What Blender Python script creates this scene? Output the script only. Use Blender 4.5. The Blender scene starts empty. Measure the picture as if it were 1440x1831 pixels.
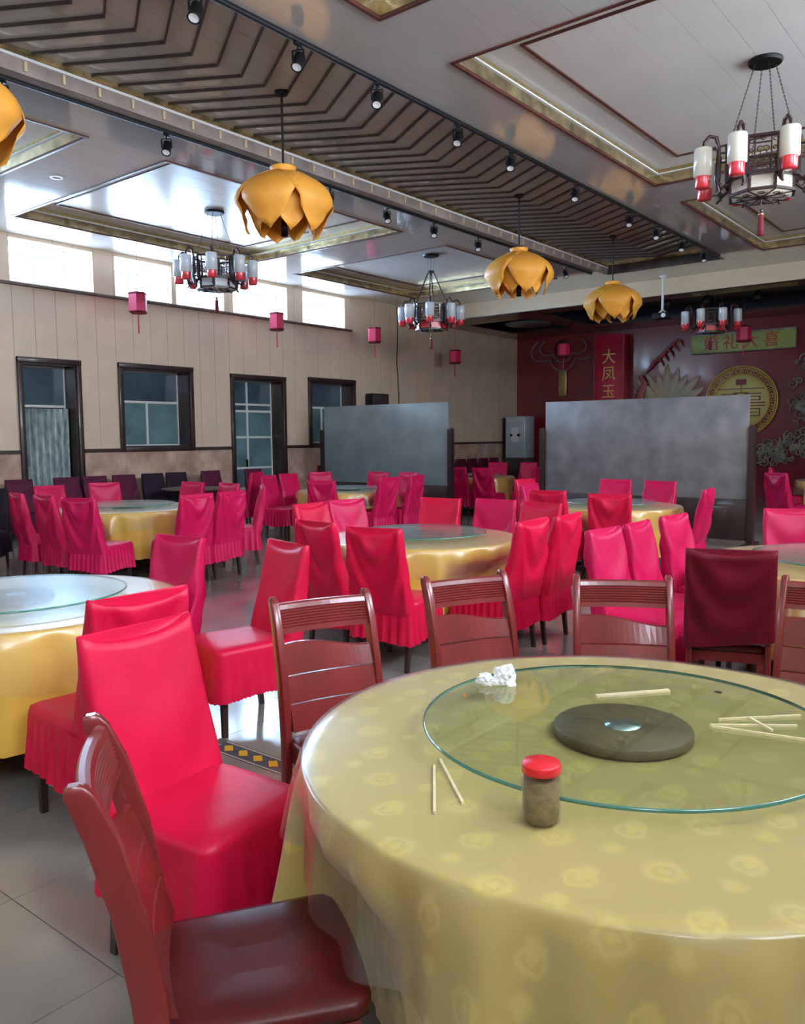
import bpy, bmesh, math, random
from mathutils import Matrix, Vector, noise
random.seed(7)
C = bpy.context.scene.collection
PI = math.pi
rad = math.radians

# ------------------------------------------------------------------ camera
FPX, YAW, PITCH, ROLL = 1471.35, 0.674169, 0.091083, -0.0089054
CAM = Vector((0, 0, 1.6))
_c, _s = math.cos(YAW), math.sin(YAW)
_f = Vector((-_s, _c, 0)); _r = Vector((_c, _s, 0)); _u = Vector((0, 0, 1))
_f2 = _f*math.cos(PITCH) - _u*math.sin(PITCH)
_u2 = _u*math.cos(PITCH) + _f*math.sin(PITCH)
_r3 = _r*math.cos(ROLL) + _u2*math.sin(ROLL)
_u3 = _u2*math.cos(ROLL) - _r*math.sin(ROLL)
cd = bpy.data.cameras.new('camera'); cam = bpy.data.objects.new('camera', cd); C.objects.link(cam)
m = Matrix(((_r3.x, _u3.x, -_f2.x, CAM.x), (_r3.y, _u3.y, -_f2.y, CAM.y), (_r3.z, _u3.z, -_f2.z, CAM.z), (0, 0, 0, 1)))
cam.matrix_world = m
cd.sensor_fit = 'HORIZONTAL'; cd.sensor_width = 36.0; cd.lens = 36.0*FPX/1440.0
cd.clip_start = 0.05; cd.clip_end = 200
sc = bpy.context.scene
sc.camera = cam

# ------------------------------------------------------------------ world, lights, exposure
w = bpy.data.worlds.new('sky'); sc.world = w; w.use_nodes = True
w.node_tree.nodes['Background'].inputs[0].default_value = (0.60, 0.78, 1.0, 1)
w.node_tree.nodes['Background'].inputs[1].default_value = 14.0
sc.view_settings.view_transform = 'Standard'; sc.view_settings.look = 'None'
sc.view_settings.gamma = 1; sc.view_settings.use_curve_mapping = False
sc.view_settings.exposure = 0.30
sc.cycles.max_bounces = 8; sc.cycles.diffuse_bounces = 4; sc.cycles.glossy_bounces = 4
sc.cycles.transmission_bounces = 6; sc.cycles.transparent_max_bounces = 12
sc.cycles.sample_clamp_indirect = 6.0
sc.cycles.caustics_reflective = False; sc.cycles.caustics_refractive = False

def daylight(name, loc, rot, sx, sy, radiance, col=(0.80, 0.90, 1.0)):
    l = bpy.data.lights.new(name, 'AREA'); l.shape = 'RECTANGLE'; l.size = sx; l.size_y = sy
    l.energy = radiance*PI*sx*sy; l.color = col
    o = bpy.data.objects.new(name, l); C.objects.link(o); o.location = loc; o.rotation_euler = rot
    return o
# clerestory and door openings of the long walls: (y0, y1, z0, z1)
CLERE = [(6.45, 7.92, 4.08, 4.78), (8.30, 9.50, 4.08, 4.78), (9.57, 10.72, 4.08, 4.78), (10.92, 12.42, 4.08, 4.78), (12.85, 14.22, 4.08, 4.78), (2.2, 3.7, 4.08, 4.78), (4.2, 5.7, 4.08, 4.78)]
UNSEEN_RWIN = [(-2.6, -0.6, 3.3, 4.7), (0.4, 2.4, 3.3, 4.7), (3.4, 5.4, 3.3, 4.7), (6.6, 8.6, 3.3, 4.7), (9.8, 11.8, 3.3, 4.7)]  # unseen; assumed, set high so light falls in from the right
UNSEEN_BWIN = [(-9.0, -7.4, 3.6, 4.5), (-4.8, -3.2, 3.6, 4.5)]  # unseen rear windows, assumed for the light they give
for a, b, z0, z1 in CLERE:
    daylight('window_daylight', (-13.75, (a+b)/2, (z0+z1)/2), (0, -PI/2, 0), z1-z0, b-a, 70, (0.50, 0.70, 1.0))
for a, b, z0, z1 in UNSEEN_RWIN:
    daylight('window_daylight', (2.15, (a+b)/2, (z0+z1)/2), (0, PI/2, 0), z1-z0, b-a, 20 if a > 3 else 18, (1.0, 0.97, 0.93))
for a, b, z0, z1 in UNSEEN_BWIN:
    daylight('window_daylight', ((a+b)/2, -4.15, (z0+z1)/2), (PI/2, 0, 0), b-a, z1-z0, 2.5, (1.0, 0.97, 0.93))

# ------------------------------------------------------------------ helpers
class MB:
    def __init__(s): s.v = []; s.f = []; s.sm = []
    def add(s, vs, fs, smooth=False):
        n = len(s.v); s.v += [tuple(p) for p in vs]
        s.f += [tuple(i+n for i in f) for f in fs]; s.sm += [smooth]*len(fs); return s
    def box(s, x0, x1, y0, y1, z0, z1):
        return s.add([(x0,y0,z0),(x1,y0,z0),(x1,y1,z0),(x0,y1,z0),(x0,y0,z1),(x1,y0,z1),(x1,y1,z1),(x0,y1,z1)],
                     [(0,3,2,1),(4,5,6,7),(0,1,5,4),(1,2,6,5),(2,3,7,6),(3,0,4,7)])
    def bbox(s, x0, x1, y0, y1, z0, z1, b=0.004):      # box with bevelled edges
        bm = bmesh.new(); bmesh.ops.create_cube(bm, size=1)
        for v in bm.verts: v.co = Vector(((x0+x1)/2+v.co.x*(x1-x0), (y0+y1)/2+v.co.y*(y1-y0), (z0+z1)/2+v.co.z*(z1-z0)))
        bmesh.ops.bevel(bm, geom=bm.edges[:], offset=b, segments=2, profile=0.5, affect='EDGES')
        bm.verts.index_update()
        s.add([v.co[:] for v in bm.verts], [tuple(v.index for v in f.verts) for f in bm.faces], True); bm.free(); return s
    def loft(s, rings, closed=True, cap=True, smooth=True):
        n = len(rings[0]); vs = [p for r in rings for p in r]; fs = []
        for j in range(len(rings)-1):
            for i in range(n if closed else n-1):
                k = (i+1) % n
                fs.append((j*n+i, j*n+k, (j+1)*n+k, (j+1)*n+i))
        s.add(vs, fs, smooth)
        if cap and closed:
            s.add(rings[0], [tuple(range(n))[::-1]], False); s.add(rings[-1], [tuple(range(n))], False)
        return s
    def lathe(s, prof, n=24, cx=0, cy=0, cap=True, smooth=True):
        return s.loft([[(cx+r*math.cos(2*PI*i/n), cy+r*math.sin(2*PI*i/n), z) for i in range(n)] for r, z in prof], True, cap, smooth)
    def tube(s, pts, r, n=6, cap=True):
        pts = [Vector(p) for p in pts]; rings = []
        rr = r if isinstance(r, (list, tuple)) else [r]*len(pts)
        up = None
        for i, p in enumerate(pts):
            d = (pts[min(i+1, len(pts)-1)]-pts[max(i-1, 0)]).normalized()
            if up is None:
                up = Vector((0, 0, 1)) if abs(d.z) < .9 else Vector((1, 0, 0))
            a = d.cross(up).normalized(); b = a.cross(d).normalized(); up = b
            rings.append([tuple(p+(a*math.cos(2*PI*k/n)+b*math.sin(2*PI*k/n))*rr[i]) for k in range(n)])
        return s.loft(rings, True, cap)
    def bar(s, p, q, w_, h_=None):                    # square bar between two points
        h_ = h_ or w_; p = Vector(p); q = Vector(q); d = (q-p).normalized()
        up = Vector((0,0,1)) if abs(d.z) < .9 else Vector((0,1,0))
        a = d.cross(up).normalized()*w_/2; b = a.cross(d).normalized()*h_/2
        return s.loft([[tuple(e-a-b), tuple(e+a-b), tuple(e+a+b), tuple(e-a+b)] for e in (p, q)], True, True, False)
    def xf(s, M):
        s.v = [tuple(M @ Vector(p)) for p in s.v]; return s
    def mesh(s, name, mat):
        me = bpy.data.meshes.new(name); me.from_pydata(s.v, [], s.f)
        me.polygons.foreach_set('use_smooth', s.sm); me.materials.append(mat)
        bm = bmesh.new(); bm.from_mesh(me); bmesh.ops.recalc_face_normals(bm, faces=bm.faces[:]); bm.to_mesh(me); bm.free()
        return me
    def build(s, name, mat, parent=None, loc=None, rz=0):
        return link(name, s.mesh(name, mat), parent, loc, rz)

def link(name, me, parent=None, loc=None, rz=0):
    o = bpy.data.objects.new(name, me); C.objects.link(o)
    if parent: o.parent = parent
    if loc: o.location = loc
    if rz: o.rotation_euler = (0, 0, rz)
    return o
def tag(o, label=None, cat=None, group=None, kind=None):
    if label: o['label'] = label
    if cat: o['category'] = cat
    if group: o['group'] = group
    if kind: o['kind'] = kind
    return o
def thing(name, label, cat, loc=(0,0,0), rz=0, group=None):
    o = bpy.data.objects.new(name, None); o.empty_display_size = .1; C.objects.link(o)
    o.location = loc; o.rotation_euler = (0, 0, rz); return tag(o, label, cat, group)
def kids(o): return KID.get(o.name, [])
KID = {}
def copy_tree(o, loc, rz, label, group=None, mats=None):
    r = o.copy(); C.objects.link(r); r.location = loc; r.rotation_euler = (0, 0, rz); r['label'] = label
    if group: r['group'] = group
    for ch in [c for c in list(o.children)]:
        c = ch.copy(); C.objects.link(c); c.parent = r
        for g in list(ch.children):
            d = g.copy(); C.objects.link(d); d.parent = c
    return r
def struct(o): o['kind'] = 'structure'; return o

def cells(a0, a1, b0, b1, holes):
    """rectangles that cover [a0,a1]x[b0,b1] minus the holes (ha0,ha1,hb0,hb1)"""
    hs = [h for h in holes if h[0] < a1-1e-5 and h[1] > a0+1e-5 and h[2] < b1-1e-5 and h[3] > b0+1e-5]
    ax = sorted({a0, a1, *[x for h in hs for x in (h[0], h[1]) if a0 < x < a1]}); out = []
    for i in range(len(ax)-1):
        x0, x1 = ax[i], ax[i+1]; xm = (x0+x1)/2
        cut = sorted([(max(h[2], b0), min(h[3], b1)) for h in hs if h[0] < xm < h[1]]); y = b0
        for c0, c1 in cut:
            if c0 > y+1e-4: out.append((x0, x1, y, c0))
            y = max(y, c1)
        if y < b1-1e-4: out.append((x0, x1, y, b1))
    return out

# ------------------------------------------------------------------ materials
def mat(name, col, rough=0.5, metal=0.0, var=0.0, vscale=4.0, col2=None, bump=0.0, bscale=60.0, coat=0.0, sheen=0.0,
        spec=0.5, emit=None, estr=0.0, stretch=(1,1,1), trans=0.0, thin=None, crough=0.08, detail=3.0):
    M_ = bpy.data.materials.new(name); M_.use_nodes = True; nt = M_.node_tree; b = nt.nodes['Principled BSDF']
    b.inputs['Base Color'].default_value = (*col, 1); b.inputs['Roughness'].default_value = rough; b.inputs['Metallic'].default_value = metal
    b.inputs['Specular IOR Level'].default_value = spec
    b.inputs['Coat Weight'].default_value = coat; b.inputs['Coat Roughness'].default_value = crough
    b.inputs['Sheen Weight'].default_value = sheen; b.inputs['Transmission Weight'].default_value = trans
    if emit: b.inputs['Emission Color'].default_value = (*emit, 1); b.inputs['Emission Strength'].default_value = estr
    tc = nt.nodes.new('ShaderNodeTexCoord'); mp = nt.nodes.new('ShaderNodeMapping'); mp.inputs['Scale'].default_value = stretch
    nt.links.new(tc.outputs['Object'], mp.inputs[0])
    if var or col2:
        n = nt.nodes.new('ShaderNodeTexNoise'); n.inputs['Scale'].default_value = vscale; n.inputs['Detail'].default_value = detail
        nt.links.new(mp.outputs[0], n.inputs['Vector'])
        r = nt.nodes.new('ShaderNodeValToRGB'); r.color_ramp.elements[0].position = .32; r.color_ramp.elements[1].position = .68
        c2 = col2 or tuple(min(1, c*(1+var)) for c in col); c1 = col if col2 else tuple(c*(1-var) for c in col)
        r.color_ramp.elements[0].color = (*c1, 1); r.color_ramp.elements[1].color = (*c2, 1)
        nt.links.new(n.outputs[0], r.inputs[0]); nt.links.new(r.outputs[0], b.inputs['Base Color'])
    if bump:
        n2 = nt.nodes.new('ShaderNodeTexNoise'); n2.inputs['Scale'].default_value = bscale; n2.inputs['Detail'].default_value = 4
        nt.links.new(mp.outputs[0], n2.inputs['Vector'])
        bp = nt.nodes.new('ShaderNodeBump'); bp.inputs['Strength'].default_value = bump; bp.inputs['Distance'].default_value = .01
        nt.links.new(n2.outputs[0], bp.inputs['Height']); nt.links.new(bp.outputs[0], b.inputs['Normal'])
    return M_
def clear(name, tint, refl=0.9, rough=0.03, ior=1.45, haze=0.0, hcol=(1,1,1)):
    """thin clear sheet: tinted see-through plus a mirror reflection that follows Fresnel"""
    M_ = bpy.data.materials.new(name); M_.use_nodes = True; nt = M_.node_tree; nt.nodes.clear()
    out = nt.nodes.new('ShaderNodeOutputMaterial'); t = nt.nodes.new('ShaderNodeBsdfTransparent'); t.inputs[0].default_value = (*tint, 1)
    g = nt.nodes.new('ShaderNodeBsdfGlossy'); g.inputs[0].default_value = (refl, refl, refl, 1); g.inputs['Roughness'].default_value = rough
    fr = nt.nodes.new('ShaderNodeFresnel'); ge = nt.nodes.new('ShaderNodeNewGeometry')
    io = nt.nodes.new('ShaderNodeMapRange'); io.inputs['To Min'].default_value = ior; io.inputs['To Max'].default_value = 1/ior
    nt.links.new(ge.outputs['Backfacing'], io.inputs['Value']); nt.links.new(io.outputs[0], fr.inputs[0])   # same mirror strength from both sides
    mx = nt.nodes.new('ShaderNodeMixShader'); nt.links.new(fr.outputs[0], mx.inputs[0])
    src = t
    if haze:
        d = nt.nodes.new('ShaderNodeBsdfDiffuse'); d.inputs[0].default_value = (*hcol, 1)
        m2 = nt.nodes.new('ShaderNodeMixShader'); m2.inputs[0].default_value = haze
        nt.links.new(t.outputs[0], m2.inputs[1]); nt.links.new(d.outputs[0], m2.inputs[2]); src = m2
    nt.links.new(src.outputs[0], mx.inputs[1]); nt.links.new(g.outputs[0], mx.inputs[2]); nt.links.new(mx.outputs[0], out.inputs[0])
    return M_

K = {}
K['ceil'] = mat('glossy_ceiling_panel', (0.57, 0.555, 0.545), 0.10, spec=0.9, var=.05, vscale=.8, coat=.6, crough=.05, bump=.04, bscale=3)
K['ceil2'] = mat('satin_coffer_panel', (0.76, 0.735, 0.71), 0.22, spec=0.6, var=.05, vscale=.8, coat=.3, crough=.12)
K['slab'] = mat('concrete_slab', (0.25, 0.24, 0.23), 0.8)
K['trimred'] = mat('red_brown_ceiling_trim', (0.10, 0.025, 0.02), 0.35, var=.3, vscale=6)
K['gold'] = mat('gold_mirror_strip', (0.58, 0.47, 0.27), 0.16, 0.9, var=.45, vscale=5, bump=.5, bscale=12)
K['brass'] = mat('dull_brass', (0.45, 0.34, 0.14), 0.35, 0.8, var=.2, vscale=20)
K['slat'] = mat('dark_walnut_slat', (0.05, 0.034, 0.030), 0.35, var=.4, vscale=6)
K['black'] = mat('black_metal', (0.006, 0.006, 0.007), 0.5, spec=.25)
K['lens'] = mat('lamp_lens', (0.85, 0.86, 0.9), 0.15, 0.0)
K['white'] = mat('white_painted_metal', (0.72, 0.71, 0.70), 0.4)
K['pinkface'] = mat('recess_side_board', (0.28, 0.22, 0.20), 0.35, var=.25, vscale=3)
K['wall'] = mat('beige_cladding', (0.66, 0.49, 0.35), 0.34, var=.05, vscale=2, spec=.5, coat=.25, crough=.25)
K['wallback'] = mat('plaster_behind_cladding', (0.70, 0.55, 0.36), 0.5)
K['marble'] = mat('pink_marble', (0.62, 0.42, 0.32), 0.18, col2=(0.36, 0.22, 0.16), vscale=3.2, detail=8, coat=.4)
K['darkwood'] = mat('dark_stained_wood', (0.035, 0.016, 0.014), 0.35, var=.35, vscale=8, stretch=(1,1,.2), coat=.2)
K['jamb'] = mat('brown_jamb', (0.10, 0.065, 0.055), 0.45, var=.2, vscale=5)
K['grey'] = mat('grey_window_bar', (0.42, 0.48, 0.55), 0.4)
K['alu'] = mat('pale_window_frame', (0.62, 0.62, 0.58), 0.35)
K['tealglass'] = mat('frosted_teal_glass', (0.10, 0.19, 0.20), 0.25, var=.3, vscale=2, coat=.5)
K['dimglass'] = mat('dim_blue_glass', (0.05, 0.09, 0.12), 0.08, var=.3, vscale=1.5, coat=.5)
K['curtain'] = mat('grey_green_lace_curtain', (0.17, 0.24, 0.25), 0.6, col2=(0.52, 0.58, 0.56), vscale=14, bump=.3, bscale=60, stretch=(1,1,.35))
K['pane'] = clear('clear_pane', (0.93, 0.97, 1.0), .9, .02)
K['floor'] = mat('cream_polished_tile', (0.29, 0.27, 0.24), 0.16, var=.12, vscale=1.6, coat=.3, crough=.06, bump=.03, bscale=4)
K['grout'] = mat('grey_grout', (0.12, 0.11, 0.10), 0.8)
K['border'] = mat('slate_border_tile', (0.10, 0.11, 0.14), 0.2)
K['yel'] = mat('yellow_mosaic', (0.85, 0.48, 0.04), 0.2); K['rust'] = mat('rust_mosaic', (0.22, 0.035, 0.012), 0.2); K['ivory'] = mat('ivory_mosaic', (0.62, 0.58, 0.50), 0.2)
K['beam'] = mat('cream_beam_paint', (0.62, 0.47, 0.30), 0.4, var=.04)
K['soffit'] = mat('brown_soffit', (0.085, 0.04, 0.03), 0.22, var=.3, vscale=1.5, coat=.3)
K['navy'] = mat('navy_recess_panel', (0.012, 0.020, 0.035), 0.35)
K['stagered'] = mat('crimson_stage_panel', (0.20, 0.010, 0.018), 0.3, var=.2, vscale=1.2, coat=.3)
K['banner'] = mat('bright_red_banner', (0.55, 0.012, 0.05), 0.4, var=.08)
K['goldpaint'] = mat('gold_paint', (0.72, 0.45, 0.10), 0.35, .2)
K['yellowgold'] = mat('yellow_gold_panel', (0.80, 0.68, 0.24), 0.4)
K['signgreen'] = mat('yellow_green_board', (0.36, 0.42, 0.10), 0.4, var=.15, vscale=2)
K['signred'] = mat('red_lettering', (0.55, 0.05, 0.02), 0.4)
K['relief'] = mat('grey_gold_relief', (0.28, 0.24, 0.19), 0.45, var=.3, vscale=6)
K['cream'] = mat('cream_relief', (0.46, 0.40, 0.28), 0.4, var=.1)
K['pinkrel'] = mat('pink_relief', (0.42, 0.09, 0.10), 0.4, var=.2)
def velvet(name, c, c2, rough=.42, sheen=0, bump=.10):
    return mat(name, c, rough, col2=c2, vscale=5, sheen=0, bump=bump, bscale=45, spec=.28)
K['red'] = velvet('crimson_satin', (0.60, 0.004, 0.040), (0.72, 0.007, 0.058))
K['red2'] = velvet('hazed_red_satin', (0.56, 0.004, 0.070), (0.66, 0.008, 0.098))  # magenta shift puts distance haze into the red
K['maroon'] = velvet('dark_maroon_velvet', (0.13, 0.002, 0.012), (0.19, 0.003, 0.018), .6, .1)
K['plum'] = velvet('shaded_plum_cover', (0.075, 0.004, 0.022), (0.11, 0.006, 0.035), .6, .1)  # darkness of the unlit wall row put into the cover colour
K['shadedcover'] = velvet('shaded_black_cover', (0.012, 0.005, 0.012), (0.02, 0.008, 0.018), .7, .05)  # shade on unlit chairs put into the cover colour
K['cherry'] = mat('red_lacquered_wood', (0.25, 0.026, 0.022), 0.28, col2=(0.17, 0.018, 0.014), vscale=5, stretch=(1,1,.25), coat=.35, crough=.12, detail=6)
K['seatwood'] = mat('dark_red_lacquered_seat', (0.12, 0.010, 0.009), 0.38, col2=(0.06, 0.006, 0.005), vscale=4, coat=.05, crough=.3, spec=.3)
K['cream_glass'] = mat('cream_glass_shade', (0.74, 0.70, 0.58), 0.25, var=.04, coat=.3)
K['blue_shade'] = mat('white_glass_shade', (0.66, 0.70, 0.74), 0.25, coat=.3)
K['redcap'] = mat('coral_red_glass', (0.82, 0.035, 0.05), 0.25, coat=.4)
K['rosewood'] = mat('rosewood', (0.035, 0.008, 0.008), 0.35, coat=.2)
K['orange'] = mat('orange_petal_fabric', (0.86, 0.37, 0.045), 0.55, var=.12, vscale=3, trans=0.0)
K['lantern'] = mat('pink_red_lantern_silk', (0.62, 0.02, 0.09), 0.5)
K['tassel'] = mat('maroon_tassel', (0.18, 0.008, 0.02), 0.8)
K['chrome'] = mat('brushed_steel_hub', (0.55, 0.72, 0.82), 0.25, 0.9)
K['disc'] = mat('grey_brown_turntable', (0.16, 0.115, 0.065), 0.45, var=.25, vscale=6, bump=.1)
K['glassedge'] = mat('green_glass_edge', (0.05, 0.22, 0.17), 0.1, coat=.8)
K['glass'] = clear('green_tinted_glass', (0.84, 0.91, 0.82), .95, .03, 1.55)
K['glass2'] = clear('blue_reflection_glass', (0.66, 0.80, 0.80), .95, .20, 1.6, .10, (.62, .80, .95))  # blue window reflection put into the tint and haze colour
K['plastic'] = clear('clear_plastic_sheet', (0.97, 0.97, 0.96), .95, .24, 1.55, .045, (.9, .92, .95))
K['lid'] = mat('red_plastic_lid', (0.80, 0.02, 0.03), 0.35, var=.1, vscale=30)
K['powder'] = mat('brown_spice_powder', (0.20, 0.125, 0.05), 0.8, col2=(0.30, 0.20, 0.085), vscale=60, bump=.4, bscale=200)
K['jarglass'] = clear('jar_glass', (0.90, 0.94, 0.90), .9, .02, 1.5)
K['bamboo'] = mat('pale_bamboo', (0.78, 0.66, 0.40), 0.5, var=.1, vscale=30)
K['tissue'] = mat('white_tissue', (0.85, 0.86, 0.86), 0.9)
K['screen'] = mat('frosted_grey_glass_panel', (0.14, 0.13, 0.14), 0.36, col2=(0.24, 0.225, 0.225), vscale=3.4, coat=.2, crough=.32, bump=.12, bscale=14, detail=6)
K['screenL'] = mat('frosted_blue_grey_panel', (0.17, 0.21, 0.23), 0.26, col2=(0.24, 0.28, 0.30), vscale=2.0, coat=.4, crough=.25, bump=.1, bscale=14, detail=5)
K['silver'] = mat('pale_silver_casing', (0.46, 0.52, 0.58), 0.35, .3)
K['speck'] = mat('dark_food_scrap', (0.06, 0.03, 0.02), 0.8); K['carrot'] = mat('orange_food_scrap', (0.6, 0.18, 0.03), 0.7)

def cloth_material():
    M_ = mat('golden_brocade', (0.60, 0.42, 0.13), 0.42, spec=.4, sheen=.3)
    nt = M_.node_tree; b = nt.nodes['Principled BSDF']; N = nt.nodes.new; L = nt.links.new
    tc = N('ShaderNodeTexCoord')
    def motif(scale, off, rings, rmax):
        mp = N('ShaderNodeMapping'); mp.inputs['Scale'].default_value = scale; mp.inputs['Location'].default_value = off
        L(tc.outputs['UV'], mp.inputs[0])
        fr = N('ShaderNodeVectorMath'); fr.operation = 'FRACTION'; L(mp.outputs[0], fr.inputs[0])
        sb = N('ShaderNodeVectorMath'); sb.operation = 'SUBTRACT'; L(fr.outputs[0], sb.inputs[0]); sb.inputs[1].default_value = (.5, .5, 0)
        ms = N('ShaderNodeVectorMath'); ms.operation = 'MULTIPLY'; L(sb.outputs[0], ms.inputs[0]); ms.inputs[1].default_value = (1, scale[0]/scale[1], 0)
        nz = N('ShaderNodeTexNoise'); nz.inputs['Scale'].default_value = 42; nz.inputs['Detail'].default_value = 2; L(tc.outputs['UV'], nz.inputs['Vector'])
        nm = N('ShaderNodeVectorMath'); nm.operation = 'MULTIPLY_ADD'; L(nz.outputs['Color'], nm.inputs[0]); nm.inputs[1].default_value = (.13, .13, 0); L(ms.outputs[0], nm.inputs[2])
        ln = N('ShaderNodeVectorMath'); ln.operation = 'LENGTH'; L(nm.outputs[0], ln.inputs[0])
        s1 = N('ShaderNodeMath'); s1.operation = 'MULTIPLY'; s1.inputs[1].default_value = rings; L(ln.outputs['Value'], s1.inputs[0])
        s2 = N('ShaderNodeMath'); s2.operation = 'SINE'; L(s1.outputs[0], s2.inputs[0])
        s3 = N('ShaderNodeMath'); s3.operation = 'MULTIPLY_ADD'; s3.inputs[1].default_value = .30; s3.inputs[2].default_value = .62; L(s2.outputs[0], s3.inputs[0])
        lt = N('ShaderNodeMapRange'); lt.inputs['From Min'].default_value = rmax; lt.inputs['From Max'].default_value = rmax*.86
        L(ln.outputs['Value'], lt.inputs['Value'])
        mu = N('ShaderNodeMath'); mu.operation = 'MULTIPLY'; L(s3.outputs[0], mu.inputs[0]); L(lt.outputs[0], mu.inputs[1]); return mu
    a = motif((4.2, 4.2, 1), (0, 0, 0), 62, .21); c = motif((4.2, 4.2, 1), (.5, .5, 0), 70, .17)
    d = motif((4.2, 8.4, 1), (.5, .25, 0), 40, .12)
    s = N('ShaderNodeMath'); s.operation = 'ADD'; s.use_clamp = True; L(a.outputs[0], s.inputs[0]); L(c.outputs[0], s.inputs[1])
    s2 = N('ShaderNodeMath'); s2.operation = 'ADD'; s2.use_clamp = True; L(s.outputs[0], s2.inputs[0]); L(d.outputs[0], s2.inputs[1])
    mx = N('ShaderNodeMix'); mx.data_type = 'RGBA'; L(s2.outputs[0], mx.inputs['Factor'])
    mx.inputs['A'].default_value = (0.57, 0.425, 0.10, 1); mx.inputs['B'].default_value = (0.72, 0.56, 0.13, 1)
    L(mx.outputs['Result'], b.inputs['Base Color'])
    return M_
K['cloth'] = cloth_material()
K['gold_satin'] = mat('golden_yellow_satin', (0.70, 0.40, 0.055), 0.38, col2=(0.78, 0.47, 0.07), vscale=6, sheen=.2)

# ------------------------------------------------------------------ shell dimensions
XL, XR, YB, YF, ZC = -13.0, 1.6, -3.6, 21.9, 4.826
YBEAM = 17.06

# floor: slab, tiles, mosaic border
fl = struct(MB().box(XL-.4, XR+.4, YB-.4, YF+.4, -.12, -.006).build('floor', K['grout']))
BX0, BY0, BY1, TP = -3.38, 2.595, 2.73, .655
tiles = []
ys = []
y = BY0
while y > YB: ys.append((y-TP, y)); y -= TP
y = BY1
while y < YF: ys.append((y, y+TP)); y += TP
xs = []
x = -2.79-TP*16
while x < XR: xs.append((x, x+TP)); x += TP
for y0, y1 in ys:
    for x0, x1 in xs: tiles.append((max(x0, XL), min(x1, XR), max(y0, YB), min(y1, YF)))
for x0, x1 in xs:                                     # tile row level with the mosaic band, left of where it starts
    if x1 < BX0+.2: tiles.append((max(x0, XL), min(x1, BX0), BY0, BY1))
tiles = [t for t in tiles if t[1]-t[0] > .02 and t[3]-t[2] > .02]
def seen(t):
    v = Vector(((t[0]+t[1])/2, (t[2]+t[3])/2, 0))-CAM; d = v.dot(_f2)
    return d > .3 and abs(v.dot(_r3)/d*FPX) < 800 and abs(v.dot(_u3)/d*FPX) < 1010
tiles.sort(key=lambda t: (not seen(t), (t[0]+t[1])**2+(t[2]+t[3])**2))
G = .0022
for t in tiles[:290]:
    MB().box(t[0]+G-(t[0]+t[1])/2, t[1]-G-(t[0]+t[1])/2, t[2]+G-(t[2]+t[3])/2, t[3]-G-(t[2]+t[3])/2, -.006, 0).build('floor_tile', K['floor'], fl, ((t[0]+t[1])/2, (t[2]+t[3])/2, 0))
rest = MB()
for t in tiles[290:]: rest.box(t[0]+G, t[1]-G, t[2]+G, t[3]-G, -.006, 0)
tag(rest.build('floor_tile', K['floor'], fl), kind='stuff')
MB().box(BX0, XR, BY0+.004, BY1-.004, -.006, -.001).build('border_strip', K['border'], fl)
for yy in (BY0+.006, BY1-.014):
    MB().box(BX0, XR, yy, yy+.008, -.002, .0004).build('border_line', K['ivory'], fl)
lz = MB(); lr = MB(); P_ = .112
lz.add([(0,.078,0),(.03,.108,0),(.088,.062,0),(.055,.032,0),(0,.078,.0014),(.03,.108,.0014),(.088,.062,.0014),(.055,.032,.0014)], [(0,1,2,3),(4,5,6,7),(0,1,5,4),(1,2,6,5),(2,3,7,6),(3,0,4,7)])
lr.add([(.055,.03,0),(.09,.06,0),(.142,.106,0),(.112,.078,0),(.055,.03,.0012),(.09,.06,.0012),(.142,.106,.0012),(.112,.078,.0012)], [(0,1,2,3),(4,5,6,7),(0,1,5,4),(1,2,6,5),(2,3,7,6),(3,0,4,7)])
ml, mr = lz.mesh('mosaic_piece', K['yel']), lr.mesh('mosaic_piece', K['rust'])
for i in range(14):
    link('mosaic_piece', ml, fl, (BX0+.04+i*P_, BY0, -.001)); link('mosaic_piece', mr, fl, (BX0+.04+i*P_, BY0, -.001))

# long wall on the left
DOORS = [(6.58, 7.50, 0.0, 2.84), (10.88, 12.20, 0.0, 2.80)]
LOWIN = [(8.38, 9.80, 1.46, 2.86), (13.06, 14.42, 1.46, 2.84)]
LH = DOORS + LOWIN + CLERE
wl = MB()
for a0, a1, b0, b1 in cells(YB-.4, YF+.4, -.1, 5.3, LH): wl.box(XL-.42, XL-.022, a0, a1, b0, b1)
WL = struct(wl.build('wall_left', K['wallback']))
y = YB; 
while y < YF-.01:
    y1 = min(y+.36, YF); p = MB()
    for a0, a1, b0, b1 in cells(y+.003, y1-.003, 1.44, ZC+.02, LH): p.box(XL-.022, XL, a0, a1, b0, b1)
    if p.v: p.build('wall_panel', K['wall'], WL)
    y = y1
y = YB
while y < YF-.01:
    y1 = min(y+.8, YF); p = MB()
    for a0, a1, b0, b1 in cells(y+.002, y1-.002, .12, 1.38, LH): p.box(XL-.022, XL+.004, a0, a1, b0, b1)
    if p.v: p.build('marble_panel', K['marble'], WL)
    y = y1
DR = [(d[0]-.1, d[1]+.1, d[2], d[3]) for d in DOORS]
t = MB(); b_ = MB()
for a0, a1, b0, b1 in cells(YB, YF, 1.38, 1.44, DR): t.box(XL-.01, XL+.035, a0, a1, b0, b1)
for a0, a1, b0, b1 in cells(YB, YF, 0, .12, DR): b_.box(XL-.02, XL+.02, a0, a1, b0, b1)
struct(t.build('trim_1', K['darkwood'])); struct(b_.build('baseboard_left', K['darkwood']))

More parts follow.
